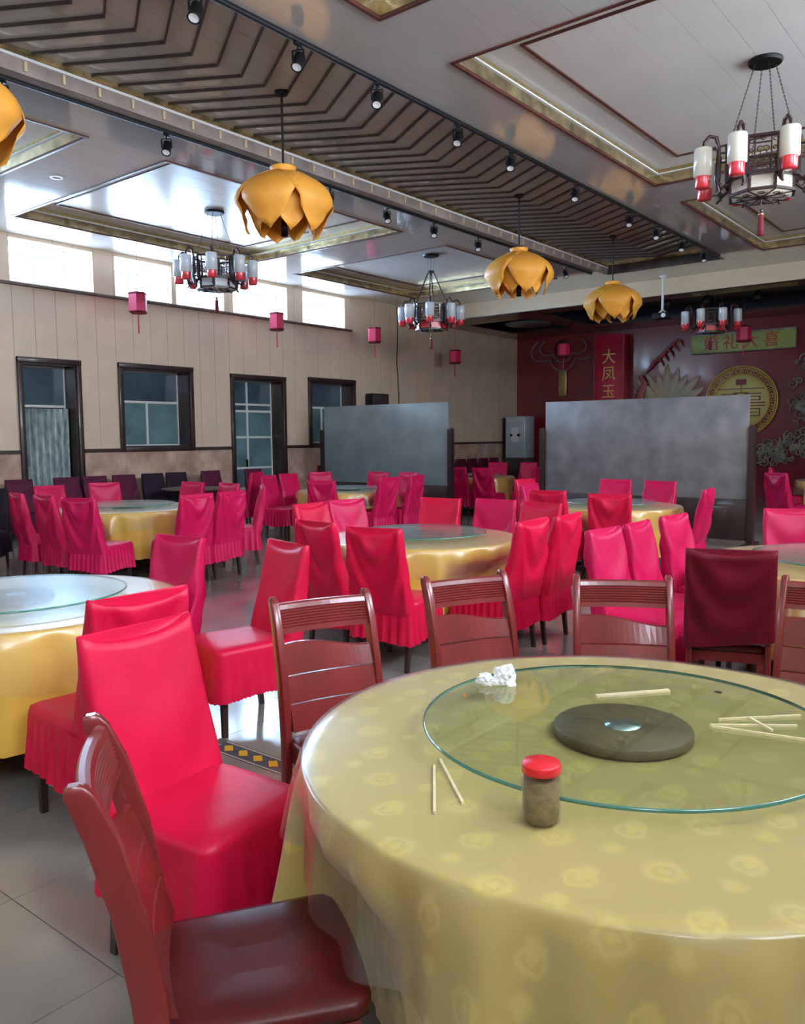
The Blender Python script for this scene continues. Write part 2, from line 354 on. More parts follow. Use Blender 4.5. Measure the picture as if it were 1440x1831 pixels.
def casing(m_, y0, y1, z0, z1, w_=.085, bottom=True, X=XL):
    m_.bbox(X-.02, X+.05, y0-w_, y0, z0-(w_ if bottom else 0), z1+w_, .006); m_.bbox(X-.02, X+.05, y1, y1+w_, z0-(w_ if bottom else 0), z1+w_, .006)
    m_.bbox(X-.02, X+.06, y0-w_, y1+w_, z1, z1+w_, .006)
    if bottom: m_.bbox(X-.02, X+.04, y0-w_, y1+w_, z0-w_, z0, .006)
def reveal(m_, y0, y1, z0, z1, d0=XL-.40, d1=XL+.0):
    m_.box(d0, d1, y0, y0+.02, z0, z1); m_.box(d0, d1, y1-.02, y1, z0, z1); m_.box(d0, d1, y0, y1, z1-.02, z1); m_.box(d0, d1, y0, y1, z0-.01, z0+.02)
XG = XL-.34
def glazed(name, opening, mull_y, mull_z, fr_mat, panes, bottom=True, case=True, fw=.045, reveal_mat='jamb', top_mull=True):
    """opening in the left wall: casing, deep reveal, frame bars and one pane object per light"""
    y0, y1, z0, z1 = opening
    fr = MB(); ybs = [y0+.02]+list(mull_y)+[y1-.02]; 
    root = MB()
    if case: casing(root, y0, y1, z0, z1, bottom=bottom)
    reveal(root, y0, y1, z0, z1)
    R_ = struct(root.build(name, K['darkwood'] if case else K[reveal_mat]))
    zbs = [z0+.02]+list(mull_z)+[z1-.02]
    for yy in ybs: fr.bbox(XG-.025, XG+.025, yy-fw/2, yy+fw/2, z0+.02, z1-.02 if (top_mull or yy in (ybs[0], ybs[-1])) else zbs[-2], .003)
    for zz in zbs: fr.bbox(XG-.023, XG+.023, y0+.02, y1-.02, zz-fw/2, zz+fw/2, .003)
    fr.build('window_frame', fr_mat, R_)
    for i in range(len(ybs)-1):
        for j in range(len(zbs)-1):
            pm = panes(i, j); ye = ybs[i+1]
            if not top_mull and j == len(zbs)-2:
                if i: continue
                ye = ybs[-1]                               # undivided transom light
            if pm: MB().box(XG-.004, XG+.004, ybs[i]+fw/2, ye-fw/2, zbs[j]+fw/2, zbs[j+1]-fw/2).build('pane', K[pm], R_)
    return R_
glazed('window_1', LOWIN[0], [9.08], [2.28], K['alu'], lambda i, j: 'tealglass' if j == 0 else 'dimglass', top_mull=False)
glazed('window_2', LOWIN[1], [13.72], [2.28], K['alu'], lambda i, j: 'tealglass' if j == 0 else 'dimglass', top_mull=False)
d2 = glazed('door_2', DOORS[1], [11.5], [.55, .98, 1.62, 2.16, 2.3], K['alu'], lambda i, j: 'white' if j < 1 else ('tealglass' if j < 4 else 'dimglass'), bottom=False)
MB().bbox(XG+.02, XG+.06, 11.44, 11.47, 1.0, 1.16, .004).build('door_handle', K['black'], d2)
d1 = glazed('door_1', DOORS[0], [], [2.16], K['alu'], lambda i, j: None if j == 0 else 'dimglass', bottom=False)
cur = MB(); rows = []
for j in range(12):
    z = .03+(2.12-.03)*j/11
    rows.append([(XG+.09+.055*math.sin(k*.58)+.008*math.sin(k*1.7+j*.3), 6.62+.84*k/80, z) for k in range(81)])
cur.loft(rows, closed=False, cap=False).build('door_curtain', K['curtain'], d1)
for i, o in enumerate(CLERE):
    y0, y1, z0, z1 = o; L_ = y1-y0
    glazed('window_%d' % (i+3), o, [y0+L_*.40, y0+L_*.76], [z0+.5], K['grey'], lambda i, j: 'pane', case=False, fw=.035, reveal_mat='wallback')
sill = MB()
sill.bbox(XL-.01, XL+.07, 6.2, 14.4, 4.03, 4.075, .006); struct(sill.build('trim_2', K['jamb']))
# corridor behind the long wall
cor = MB(); cor.box(-16.2, XL-.42, YB-.4, YF+.4, 3.55, 3.7); cor.box(-16.4, -16.2, YB-.4, YF+.4, 0, 3.7); cor.box(-16.4, XL-.42, YB-.4, YF+.4, -.1, 0)
cor.box(-16.4, XL-.42, YB-.5, YB-.4, 0, 3.7); cor.box(-16.4, XL-.42, YF+.4, YF+.5, 0, 3.7)
struct(cor.build('wall_corridor', mat('dim_corridor_plaster', (.45, .5, .52), .7)))

# right, back and stage walls
wr = MB()
for a0, a1, b0, b1 in cells(YB-.4, YF+.4, -.1, 5.3, UNSEEN_RWIN): wr.box(XR, XR+.4, a0, a1, b0, b1)
WR = struct(wr.build('wall_right', K['wall']))
wb = MB()
for a0, a1, b0, b1 in cells(XL-.4, XR+.4, -.1, 5.3, UNSEEN_BWIN): wb.box(a0, a1, YB-.4, YB, b0, b1)
WBk = struct(wb.build('wall_back', K['wall']))
for i, (a, b, z0, z1) in enumerate(UNSEEN_RWIN):  # assumed windows of the unseen right wall, placed for their light
    f = MB(); 
    for yy in (a, (a+b)/2, b): f.box(XR+.15, XR+.2, yy-.025, yy+.025, z0, z1)
    for zz in (z0+.02, z0+(z1-z0)*.68, z1-.02): f.box(XR+.15, XR+.2, a, b, zz-.025, zz+.025)
    o = struct(f.build('window_%d' % (11+i), K['alu'])); MB().box(XR+.17, XR+.175, a, b, z0, z1).build('pane', K['pane'], o)
for i, (a, b, z0, z1) in enumerate(UNSEEN_BWIN):  # assumed windows of the unseen rear wall, placed for their light
    f = MB()
    for xx in (a, (a+b)/2, b): f.box(xx-.025, xx+.025, YB-.2, YB-.15, z0, z1)
    for zz in (z0+.02, z0+(z1-z0)*.68, z1-.02): f.box(a, b, YB-.2, YB-.15, zz-.025, zz+.025)
    o = struct(f.build('window_%d' % (21+i), K['alu'])); MB().box(a, b, YB-.18, YB-.175, z0, z1).build('pane', K['pane'], o)
WS = struct(MB().box(XL-.4, XR+.4, YF, YF+.3, -.1, 5.3).build('wall_stage', K['stagered']))

# ------------------------------------------------------------------ ceiling
REC = (-7.36, -5.03, -0.6, 15.92)
COF = [(-4.29, -0.36, .55, 5.14), (-4.29, -0.36, 6.12, 10.72), (-4.29, -0.36, 11.66, 15.62),
       (-12.0, -8.32, .55, 5.05), (-12.0, -8.32, 6.05, 10.45), (-12.0, -8.32, 11.65, 15.55)]
HOLES = [REC]+COF
cs_ = MB().box(XL-.4, XR+.4, YB-.4, YF+.4, 5.06, 5.3)
for a0, a1, b0, b1 in cells(XL-.02, XR+.02, YB, YBEAM, HOLES): cs_.box(a0, a1, b0, b1, ZC+.02, 5.06)
CE = struct(cs_.build('ceiling', K['slab']))
x = XL
while x < XR-.01:
    x1 = min(x+.30, XR); p = MB()
    for a0, a1, b0, b1 in cells(x+.0015, x1-.0015, YB, YBEAM, HOLES): p.box(a0, a1, b0, b1, ZC, ZC+.022)
    if p.v: p.build('ceiling_plank', K['ceil'], CE)
    x = x1
ZT = 5.005
for h in COF:
    x = h[0]+.02
    while x < h[1]-.03:
        x1 = min(x+.324, h[1]-.02)
        MB().box(x+.0015, x1-.0015, h[2]+.02, h[3]-.02, ZT, ZT+.02).build('ceiling_plank', K['ceil2'], CE); x = x1
    # fascia round the coffer, gold mirror band, white ledge, red-brown rims
    def ringbox(x0, x1, y0, y1, w_, z0, z1):
        return MB().box(x0, x0+w_, y0, y1, z0, z1).box(x1-w_, x1, y0, y1, z0, z1).box(x0+w_, x1-w_, y0, y0+w_, z0, z1).box(x0+w_, x1-w_, y1-w_, y1, z0, z1)
    ringbox(h[0]-.018, h[1]+.018, h[2]-.018, h[3]+.018, .03, ZC-.012, ZC+.01).build('coffer_rim', K['trimred'], CE)
    ringbox(h[0], h[1], h[2], h[3], .02, ZC+.01, ZC+.12).build('gold_band', K['gold'], CE)
    ringbox(h[0], h[1], h[2], h[3], .05, ZC+.12, ZC+.135).build('white_ledge', K['white'], CE)
    ringbox(h[0], h[1], h[2], h[3], .035, ZC+.135, ZT).build('upper_band', K['brass'], CE)
    ringbox(h[0]+.42, h[1]-.42, h[2]+.42, h[3]-.42, .03, ZT-.014, ZT+.001).build('inner_trim', K['trimred'], CE)
# slatted recess
for i in range(8):
    x0 = REC[0]+.02+i*.2863
    MB().box(x0+.0015, x0+.2848, REC[2]+.02, REC[3]-.02, 5.03, 5.055).build('ceiling_plank', K['ceil'], CE)
XA = -6.24; SL = .577
def slat_mesh():
    pts = [(-7.30, -(XA+7.30)*SL*1.0), (XA, 0), (-5.06, -(XA+5.06)*-SL)]
    pts = [(-7.30, -(1.06)*SL), (XA, 0), (-5.06, -(1.18)*SL)]
    w_ = .0105; up = [(px, py+w_) for px, py in pts]; dn = [(px, py-w_) for px, py in pts]
    ring = lambda q, z0, z1: None
    vs = []
    for (a, b) in zip(dn, up): vs += [(a[0], a[1], 5.004), (b[0], b[1], 5.004), (b[0], b[1], 5.03), (a[0], a[1], 5.03)]
    fs = []
    for k in (0, 4): fs += [(k, k+4, k+5, k+1), (k+1, k+5, k+6, k+2), (k+2, k+6, k+7, k+3), (k+3, k+7, k+4, k)]
    fs += [(0, 1, 2, 3), (8, 11, 10, 9)]
    return MB().add(vs, fs).mesh('slat', K['slat'])
sm_ = slat_mesh(); y = 3.99-.287*13
while y < 16.4:
    if y < 15.85: link('slat', sm_, CE, (0, y, 0))
    y += .287
def rb(x0, x1, z0, z1, m_, n_, y0=REC[2], y1=REC[3]): return MB().box(x0, x1, y0, y1, z0, z1).build(n_, m_, CE)
rb(REC[0]-.002, REC[0]+.02, ZC-.004, ZC+.115, K['pinkface'], 'recess_board')
rb(REC[0], REC[0]+.045, ZC+.115, ZC+.14, K['white'], 'white_rail')
rb(REC[0], REC[0]+.022, ZC+.14, 5.03, K['gold'], 'gold_band')
rb(REC[0]+.022, REC[0]+.05, 5.0, 5.03, K['gold'], 'gold_band')
rb(REC[1]-.03, REC[1], ZC-.004, 5.03, K['pinkface'], 'recess_board'); rb(REC[1]-.06, REC[1]-.03, 4.985, 5.03, K['trimred'], 'recess_trim')
MB().box(REC[0], REC[1], REC[3]-.03, REC[3], ZC-.004, 5.03).build('recess_board', K['slat'], CE)
MB().box(REC[0], REC[1], REC[3]-.07, REC[3]-.03, 4.99, 5.03).build('gold_band', K['gold'], CE)
MB().box(REC[0], REC[1], REC[2], REC[2]+.03, ZC-.004, 5.03).build('recess_board', K['slat'], CE)
tick = MB().box(0, .03, -.012, .012, 0, .085).mesh('tick_batten', K['beam'])
y = 1.0
while y < 15.7: link('tick_batten', tick, CE, (REC[0]+.018, y, ZC+.02)); y += .36

# beam and brown soffit before the stage
bm_ = MB().box(XL, XR, YBEAM, YBEAM+.06, 4.49, 5.06)
struct(bm_.build('trim_3', K['beam']))
SH = [(-9.9, -2.6, 17.7, 20.6), (-12.3, -10.5, 18.2, 20.6)]
so = MB()
for a0, a1, b0, b1 in cells(XL, XR, YBEAM+.06, YF, SH): so.box(a0, a1, b0, b1, 4.49, 4.53)
SO = struct(so.build('ceiling_soffit', K['soffit']))
for h in SH:
    rc = MB().box(h[0]-.02, h[1]+.02, h[2]-.02, h[3]+.02, 4.78, 4.8)
    rc.box(h[0]-.02, h[0], h[2], h[3], 4.53, 4.78).box(h[1], h[1]+.02, h[2], h[3], 4.53, 4.78).box(h[0], h[1], h[2]-.02, h[2], 4.53, 4.78).box(h[0], h[1], h[3], h[3]+.02, 4.53, 4.78)
    rc.build('recess_panel', K['navy'], SO)
MB().box(XL, XR, YBEAM-.002, YBEAM+.08, 4.475, 4.49).build('soffit_edge', K['darkwood'], SO)
tag(MB().lathe([(.0, 4.44), (.55, 4.455), (.6, 4.49)], 40, -10.95, 19.0).build('ceiling_disc', mat('grey_disc', (.10, .12, .14), .3)), 'dark grey round disc lamp flat under the brown soffit left of the banner', 'ceiling lamp')

# downlight ring in the left ceiling
tag(MB().lathe([(.075, ZC-.001), (.075, ZC-.008), (.055, ZC-.008), (.055, ZC-.001)], 24, -9.85, 5.55, cap=False).build('downlight', K['white']), 'small white ring downlight in the ceiling between the left coffers', 'downlight')

# ------------------------------------------------------------------ track lighting
def track(X, label):
    o = tag(MB().bbox(X-.02, X+.02, .3, 15.5, ZC-.035, ZC-.001, .003).build('track_rail', K['black']), label, 'track rail'); return o
track(-5.0, 'long black lighting track along the right edge of the slatted ceiling strip')
track(-7.5, 'long black lighting track along the window side of the slatted strip')
sp = thing('track_spotlight', 'x', 'spotlight', (0, 0, 0))
MB().bbox(-.02, .02, -.045, .045, -.03, 0, .004).tube([(0, 0, -.03), (0, 0, -.06)], .01, 8).build('adapter', K['black'], sp)
def yoke(): 
    m_ = MB(); m_.bar((-.05, 0, -.06), (.05, 0, -.06), .016, .008); m_.bar((-.05, 0, -.06), (-.05, .01, -.15), .016, .006); m_.bar((.05, 0, -.06), (.05, .01, -.15), .016, .006); return m_
yoke().build('yoke', K['black'], sp)
Mt = Matrix.Translation((0, .01, -.14)) @ Matrix.Rotation(rad(-28), 4, 'X')
MB().lathe([(.028, .07), (.044, .055), (.046, -.06), (.05, -.075), (.045, -.075), (.04, -.05)], 20, cap=True).xf(Mt).build('housing', K['black'], sp)
MB().lathe([(.001, -.066), (.038, -.07)], 16, cap=False).xf(Mt).build('lens', K['lens'], sp)
RT = [3.93, 4.95, 5.94, 7.22, 8.26, 9.84, 11.53, 12.53, 13.62, 14.69]; LT = [3.75, 5.47, 7.95, 9.1, 10.2, 11.4, 12.7, 14.4]
ordn = ['first', 'second', 'third', 'fourth', 'fifth', 'sixth', 'seventh', 'eighth', 'ninth', 'tenth']
first = True
for X, L_, side, ang in ((-5.0, RT, 'right-hand', 0.5), (-7.5, LT, 'window-side', 0.9)):
    for i, yy in enumerate(L_):
        lab = 'black track spotlight on the %s track, %s from the camera end' % (side, ordn[i])
        loc = (X, yy, ZC-.035); rz = ang+random.uniform(-.3, .3)
        if first: sp.location = loc; sp.rotation_euler = (0, 0, rz); sp['label'] = lab; sp['group'] = 'track spotlights'; first = False
        else: copy_tree(sp, loc, rz, lab, 'track spotlights')

# ------------------------------------------------------------------ lotus pendants
def petal(a0, length, width, r0, bulge, z0, tip):
    rows = []
    n = 10; mcols = 8
    for j in range(n+1):
        t = j/n
        r = r0+bulge*math.sin(min(1, t*1.25)*PI*.62)-max(0, t-.7)*tip
        z = z0-length*(t**1.15)+.05*math.sin(t*PI)
        wd = width*(math.sin(PI*(.17+.81*t))**.85)
        row = []
        for k in range(mcols+1):
            s = k/mcols*2-1; a = a0+s*wd/2/max(r, .12)
            rr = r-.085*s*s*(1-t)+.035*s*s*t+.006*math.sin(3*s+a0*3)
            row.append((rr*math.cos(a), rr*math.sin(a), z+.035*abs(s)**2*(1-t)+(0.03*abs(s)*t)))
        rows.append(row)
    m_ = MB(); m_.loft(rows, closed=False, cap=False); return m_
def lotus(loc, rot, label):
    r = thing('lotus_pendant', label, 'pendant lamp', loc, rot, 'orange lotus pendants')
    top = 5.03-loc[2]
    MB().lathe([(.06, top-.03), (.075, top)], 20).build('canopy', K['black'], r)
    MB().tube([(0, 0, .03), (0, 0, top-.02)], .012, 8).build('rod', K['black'], r)
    MB().lathe([(.02, -.55), (.035, -.62), (.035, -.52), (.02, -.40), (.02, 0)], 12).build('bulb', K['black'], r)
    MB().lathe([(.05, .0), (.10, .02), (.125, .045), (.135, .05), (.125, .03), (.11, -.01)], 24).build('collar', K['orange'], r)
    for i in range(5):
        o = petal(i*PI*.4, .62, .70, .10, .40, .0, .42).build('petal', K['orange'], r)
    for i in range(5):
        o = petal(i*PI*.4+PI*.2, .60, .56, .08, .30, -.02, .30).build('petal', K['orange'], r)
    for c in r.children:
        if c.name.startswith('petal'):
            md = c.modifiers.new('thickness', 'SOLIDIFY'); md.thickness = .004
    return r
lotus((XA, 2.72, 4.22), .3, 'orange fabric lotus pendant cut off at the left edge of the picture')
lotus((XA, 5.94, 4.25), .1, 'largest whole orange fabric lotus pendant, before the clerestory windows')
lotus((XA, 10.55, 4.23), .5, 'orange fabric lotus pendant second from the stage beam')
lotus((XA, 13.73, 4.20), .2, 'orange fabric lotus pendant closest to the stage beam')

# ------------------------------------------------------------------ palace chandeliers
def fret(w_, h_, y_=0):
    m_ = MB(); t_ = .012
    for z in (0, h_): m_.bar((-w_/2, y_, z), (w_/2, y_, z), .022)
    for x_ in (-w_/2, w_/2): m_.bar((x_, y_, 0), (x_, y_, h_), .02)
    iw = w_*.27
    for x_ in (-iw, iw): m_.bar((x_, y_, 0), (x_, y_, h_), t_)
    for z in (h_*.22, h_*.80): m_.bar((-iw, y_, z), (iw, y_, z), t_)
    def curl(cx_, cz_, r_, a0, a1, n_=9):
        m_.tube([(cx_+r_*(1-.5*k/n_)*math.cos(a0+(a1-a0)*k/n_), y_, cz_+r_*(1-.5*k/n_)*math.sin(a0+(a1-a0)*k/n_)) for k in range(n_+1)], .0045, 4)
    for sx in (-1, 1):
        for kz in range(4): curl(sx*w_*.385, h_*(.14+.24*kz), w_*.085, 0, 5.2*sx)
    for kz in (.35, .62): curl(-iw*.4, h_*kz, w_*.12, .5, 5.5); curl(iw*.4, h_*kz, w_*.12, 2.6, -2.4)
    curl(0, h_*.5, w_*.13, 0, 6.0); curl(0, h_*.9, w_*.08, 0, 6.0)
    return m_
def chandelier(loc, rot, label, shade, low, rods=False, ztop=ZT):
    r = thing('palace_chandelier', label, 'chandelier', loc, rot, 'eight-armed palace chandeliers')
    R_, H1, H0 = .305, .32, .13
    side = 2*R_*math.tan(PI/8)
    fm = fret(side, H1).mesh('fretwork', K['rosewood'])
    lowm = MB().box(-side/2+.02, side/2-.02, -.004, .004, .015, H0-.01).mesh('drum_pane', K[low])
    post = MB()
    for k in range(8):
        a = k*PI/4; n = Vector((math.cos(a), math.sin(a), 0))*R_
        o = link('fretwork', fm, r, (n.x, n.y, H0), a+PI/2)
        link('drum_pane', lowm, r, (n.x*.86, n.y*.86, 0), a+PI/2).scale = (.86, 1, 1)
        b = a+PI/8; rc = R_/math.cos(PI/8); q = (rc*math.cos(b), rc*math.sin(b))
        post.bar((q[0]*.88, q[1]*.88, 0), (q[0]*.88, q[1]*.88, H0), .02); post.bar((*q, H0), (*q, H0+H1), .024)
    for z, s_ in ((0, .88), (H0, .96), (H0+.01, 1.0), (H0+H1, 1.02)):
        pr_ = [(R_/math.cos(PI/8)*s_*math.cos(PI/8+k*PI/4), R_/math.cos(PI/8)*s_*math.sin(PI/8+k*PI/4)) for k in range(8)]
        for k in range(8): post.bar((*pr_[k], z), (*pr_[(k+1) % 8], z), .024)
    post.build('cage_frame', K['rosewood'], r)
    disc_ = MB().lathe([(.0, -.012), (R_*.93, -.010), (R_*.93, .0)], 8)
    disc_.xf(Matrix.Rotation(PI/8, 4, 'Z')).build('bottom_pane', K[shade], r)
    bf = MB()
    for k in range(8):
        a = k*PI/4+PI/8; bf.bar((.05*math.cos(a), .05*math.sin(a), -.018), (R_*math.cos(a), R_*math.sin(a), -.018), .010, .008)
        a2 = k*PI/4; cx_, cy_ = R_*.6*math.cos(a2), R_*.6*math.sin(a2)
        bf.tube([(cx_+.045*(1-j/18)*math.cos(j*.75), cy_+.045*(1-j/18)*math.sin(j*.75), -.018) for j in range(12)], .004, 4)
    bf.lathe([(.055, -.024), (.055, -.014)], 16); bf.build('bottom_fretwork', K['rosewood'], r)
    am = MB(); pts = [(R_*1.02, H0-.02), (R_*1.22, H0-.06), (R_*1.38, H0+.0), (R_*1.36, H0+.14), (R_*1.33, H0+H1-.02), (R_*1.42, H0+H1+.075), (R_*1.62, H0+H1+.085), (R_*1.78, H0+H1+.03), (R_*1.8, H0+H1-.02)]
    am.tube([(p_[0], 0, p_[1]) for p_ in pts], [.016, .02, .021, .02, .019, .02, .018, .015, .012], 8)
    am.tube([(R_*1.0, 0, H0+H1*.8), (R_*1.33, 0, H0+H1*.8)], .010, 6); am.tube([(R_*1.38, 0, H0), (R_*1.3, 0, H0-.09), (R_*1.42, 0, H0-.12)], [.018, .02, .01], 6)
    ame = am.mesh('arm', K['rosewood'])
    xs_ = R_*1.8; zt_ = H0+H1-.02
    she = MB().lathe([(.03, zt_), (.078, zt_-.008), (.084, zt_-.03), (.084, zt_-.25), (.06, zt_-.262)], 22, xs_, 0).mesh('shade', K[shade])
    cpe = MB().lathe([(.068, zt_-.25), (.066, zt_-.35), (.06, zt_-.36), (.0, zt_-.36)], 22, xs_, 0, cap=False).mesh('shade_cap', K['redcap'])
    for k in range(8):
        a = k*PI/4+PI/8
        ar = link('arm', ame, r, None, a); link('shade', she, ar); link('shade_cap', cpe, ar)
    top = ztop-loc[2]
    MB().lathe([(.14, top-.035), (.15, top-.02), (.15, top)], 24).build('canopy', K['black'], r)
    for k in range(4):
        a = k*PI/2+.3; ch_ = MB()
        if rods:
            ch_.tube([(R_*math.cos(a), R_*math.sin(a), H0+H1), (.05*math.cos(a), .05*math.sin(a), H0+H1+.62)], .011, 6)
            ch_.tube([(.05*math.cos(a), .05*math.sin(a), H0+H1+.6), (.06*math.cos(a), .06*math.sin(a), top-.02)], .002, 4)
        else:
            p0 = Vector((R_*math.cos(a), R_*math.sin(a), H0+H1)); p1 = Vector((.09*math.cos(a), .09*math.sin(a), top-.03)); nl = max(6, int((p1-p0).length/.035))
            for j in range(nl):
                q0 = p0.lerp(p1, j/nl); q1 = p0.lerp(p1, (j+.85)/nl); off = Vector((.006, .006, 0)) if j % 2 else Vector((-.006, .006, 0))
                ch_.tube([q0, (q0+q1)/2+off, q1], .0028, 4); ch_.tube([q0, (q0+q1)/2-off, q1], .0028, 4)
        ch_.build('hanging_rod' if rods else 'chain', K['black'], r)
    if rods: MB().lathe([(.06, H0+H1+.6), (.06, H0+H1+.64)], 12).build('hanging_block', K['black'], r)
    MB().tube([(0, 0, -.02), (0, 0, -.12)], .005, 5).lathe([(.012, -.12), (.02, -.135), (.012, -.15)], 10).build('tassel_cord', K['rosewood'], r)
    MB().lathe([(.012, -.15), (.024, -.17), (.028, -.3), (.032, -.36), (.0, -.36)], 12).build('tassel', K['tassel'], r)
    MB().lathe([(.02, -.155), (.026, -.165), (.026, -.175), (.02, -.18)], 10).build('tassel_band', K['brass'], r)
    return r
chandelier((-2.29, 8.25, 3.80), .28, 'palace chandelier with cream cylinder shades hanging large at the upper right', 'cream_glass', 'cream_glass')
chandelier((-9.45, 12.75, 3.62), .2, 'palace chandelier with red drum hanging before the end of the window wall', 'blue_shade', 'redcap', rods=True)
chandelier((-10.15, 8.22, 3.86), .39, 'palace chandelier hanging against the bright clerestory windows', 'blue_shade', 'blue_shade')
chandelier((-5.85, 17.7, 3.72), .35, 'palace chandelier under the brown soffit before the stage', 'blue_shade', 'redcap', ztop=4.78)

# ------------------------------------------------------------------ small red lanterns
def lantern(loc, top, label, s=1.0):
    r = thing('red_lantern', label, 'lantern', loc, .3, 'small red hanging lanterns')
    MB().lathe([(.12*s, .165*s), (.155*s, .15*s), (.155*s, -.15*s), (.12*s, -.165*s)], 6, smooth=False).build('lantern_body', K['lantern'], r)
    MB().lathe([(.158*s, .135*s), (.165*s, .15*s), (.13*s, .175*s)], 6, smooth=False, cap=False).build('lantern_rim', K['tassel'], r)
    MB().lathe([(.158*s, -.135*s), (.165*s, -.15*s), (.13*s, -.175*s)], 6, smooth=False, cap=False).build('lantern_rim', K['tassel'], r)
    MB().tube([(0, 0, .16*s), (0, 0, top-loc[2])], .003, 4).build('cord', K['tassel'], r)
    MB().tube([(0, 0, -.16*s), (0, 0, -.26*s), (0, 0, -.5*s)], [.004, .012, .014], 6).build('tassel', K['lantern'], r)
lantern((-12.2, 8.22, 3.87), ZC, 'small red lantern hanging below the second clerestory window')
lantern((-12.2, 11.35, 3.88), ZC, 'small red lantern hanging below the fourth clerestory window')
lantern((-12.2, 14.32, 3.88), ZC, 'small red lantern hanging just past the last clerestory window')
lantern((-12.2, 17.47, 3.62), 4.49, 'small red lantern hanging close to the far corner of the window wall')
lantern((-9.9, 18.95, 3.74), 4.49, 'small red lantern hanging left of the red banner column')
lantern((-5.5, 18.8, 3.76), 4.78, 'small red lantern hanging before the green sign board')

# ------------------------------------------------------------------ stage decoration
def text(body, size, mat_, loc, parent, ext=.012, off=.0, name='lettering'):
    cu = bpy.data.curves.new(name, 'FONT'); cu.body = body; cu.size = size; cu.extrude = ext; cu.offset = off
    cu.align_x = 'CENTER'; cu.align_y = 'CENTER'; cu.materials.append(mat_)
    tmp = bpy.data.objects.new('tmp', cu); C.objects.link(tmp); bpy.context.view_layer.update()
    me = bpy.data.meshes.new_from_object(tmp.evaluated_get(bpy.context.evaluated_depsgraph_get())); bpy.data.objects.remove(tmp)
    if not me.materials: me.materials.append(mat_)
    o = bpy.data.objects.new(name, me); C.objects.link(o); o.parent = parent; o.location = loc; o.rotation_euler = (PI/2, 0, 0); return o
bn = thing('banner_column', 'bright red banner column with golden calligraphy beside the stage wall', 'banner', (-9.89, YF-.2, 0))
MB().bbox(-.43, .43, -.12, .2, 0, 4.36, .01).build('column', K['banner'], bn)
MB().box(-.44, -.42, -.13, -.1, 0, 4.36).box(.42, .44, -.13, -.1, 0, 4.36).build('edging', K['pinkrel'], bn)
for ch_, z in (('大', 3.73), ('凤', 3.27), ('玉', 2.78), ('和', 2.3), ('合', 1.8)): text(ch_, .42, K['goldpaint'], (0, -.13, z), bn, .006)

md = thing('double_happiness_medallion', 'round gold double happiness medallion with a key-pattern ring on the red stage wall', 'medallion', (-6.42, YF-.03, 2.42))
RM = .90
def yl(m_): return m_.xf(Matrix.Rotation(PI/2, 4, 'X'))
yl(MB().lathe([(RM*.74, .0), (RM*.74, .02), (0.0, .02)], 64, cap=False)).build('disc', K['yellowgold'], md)
for a, b in ((1.0, .965), (.945, .925), (.77, .735)):
    yl(MB().lathe([(RM*a, 0), (RM*a, .045), (RM*b, .045), (RM*b, 0)], 72, cap=False)).build('ring', K['goldpaint'], md)
key = MB(); NK = 18
for k in range(NK):
    a0 = 2*PI*k/NK; da = 2*PI/NK
    def P(u, v): 
        r_ = RM*(.79+.12*v); a = a0+da*u; return (r_*math.cos(a), -.035, r_*math.sin(a))
    for seg in (((.08, 0), (.08, 1), (.92, 1), (.92, 0), (.3, 0), (.3, .62), (.68, .62), (.68, .3), (.5, .3)),):
        for p_, q_ in zip(seg[:-1], seg[1:]): key.bar(P(*p_), P(*q_), .012)
key.build('key_pattern', K['goldpaint'], md)
hap = MB()
def hb(x0, x1, z0, z1): hap.box(x0*RM, x1*RM, -.034, -.02, z0*RM, z1*RM)
for sx in (-1, 1):
    def h2(x0, x1, z0, z1):
        a_, b_ = sx*x0, sx*x1; hb(min(a_, b_), max(a_, b_), z0, z1)
    h2(.03, .62, .34, .365); h2(.10, .55, .20, .225); h2(.12, .15, .02, .13); h2(.50, .53, .02, .13); h2(.12, .53, .02, .045); h2(.12, .53, .115, .14)
    h2(.05, .66, -.06, -.03); h2(.12, .15, -.42, -.2); h2(.50, .53, -.42, -.2); h2(.12, .53, -.42, -.395); h2(.12, .53, -.225, -.2); h2(.2, .45, -.32, -.3)
hb(-.14, .14, .46, .62); hb(-.012, .012, .22, .46); hb(-.2, .2, .22, .25); hb(-.66, .66, -.14, -.11)
hap.build('character', K['stagered'], md)

sg = thing('sign_board', 'yellow-green horizontal sign board with red characters above the medallion', 'sign', (-6.42, YF-.12, 3.92), 0)
MB().bbox(-1.27, 1.27, -.02, .1, -.25, .25, .012).build('board', K['signgreen'], sg)
MB().bbox(-1.27, 1.27, -.028, -.015, .2, .25, .004).bbox(-1.27, 1.27, -.028, -.015, -.25, -.225, .004).build('edging', K['relief'], sg)
for i, ch_ in enumerate('婚礼大喜'): text(ch_, .40, K['signred'], (-.75+i*.49, -.03, -.02), sg, .006)

def swirl(m_, cx_, cz_, R_, turns, d=1, r_=.02, y_=-.03, ph=0):
    n_ = int(14*turns); m_.tube([(cx_+R_*(1-.82*k/n_)*math.cos(ph+d*2*PI*turns*k/n_), y_, cz_+R_*(1-.82*k/n_)*math.sin(ph+d*2*PI*turns*k/n_)) for k in range(n_+1)], [r_*(1-.5*k/n_) for k in range(n_+1)], 5)
random.seed(11)
cl = MB()
for i in range(120):
    cx_ = random.uniform(-.9, 1.9); cz_ = random.uniform(-.34, .26)+.12*math.sin(cx_*3); swirl(cl, cx_, cz_, random.uniform(.07, .17), random.uniform(1, 1.7), random.choice((-1, 1)), .026, -.03-.01*(i % 3), random.uniform(0, 6))
tag(cl.build('cloud_relief', K['relief'], None, (-5.1, YF-.01, 1.3)), 'grey-gold band of curling cloud relief along the foot of the red stage wall', 'relief')
dr = MB(); pts = []
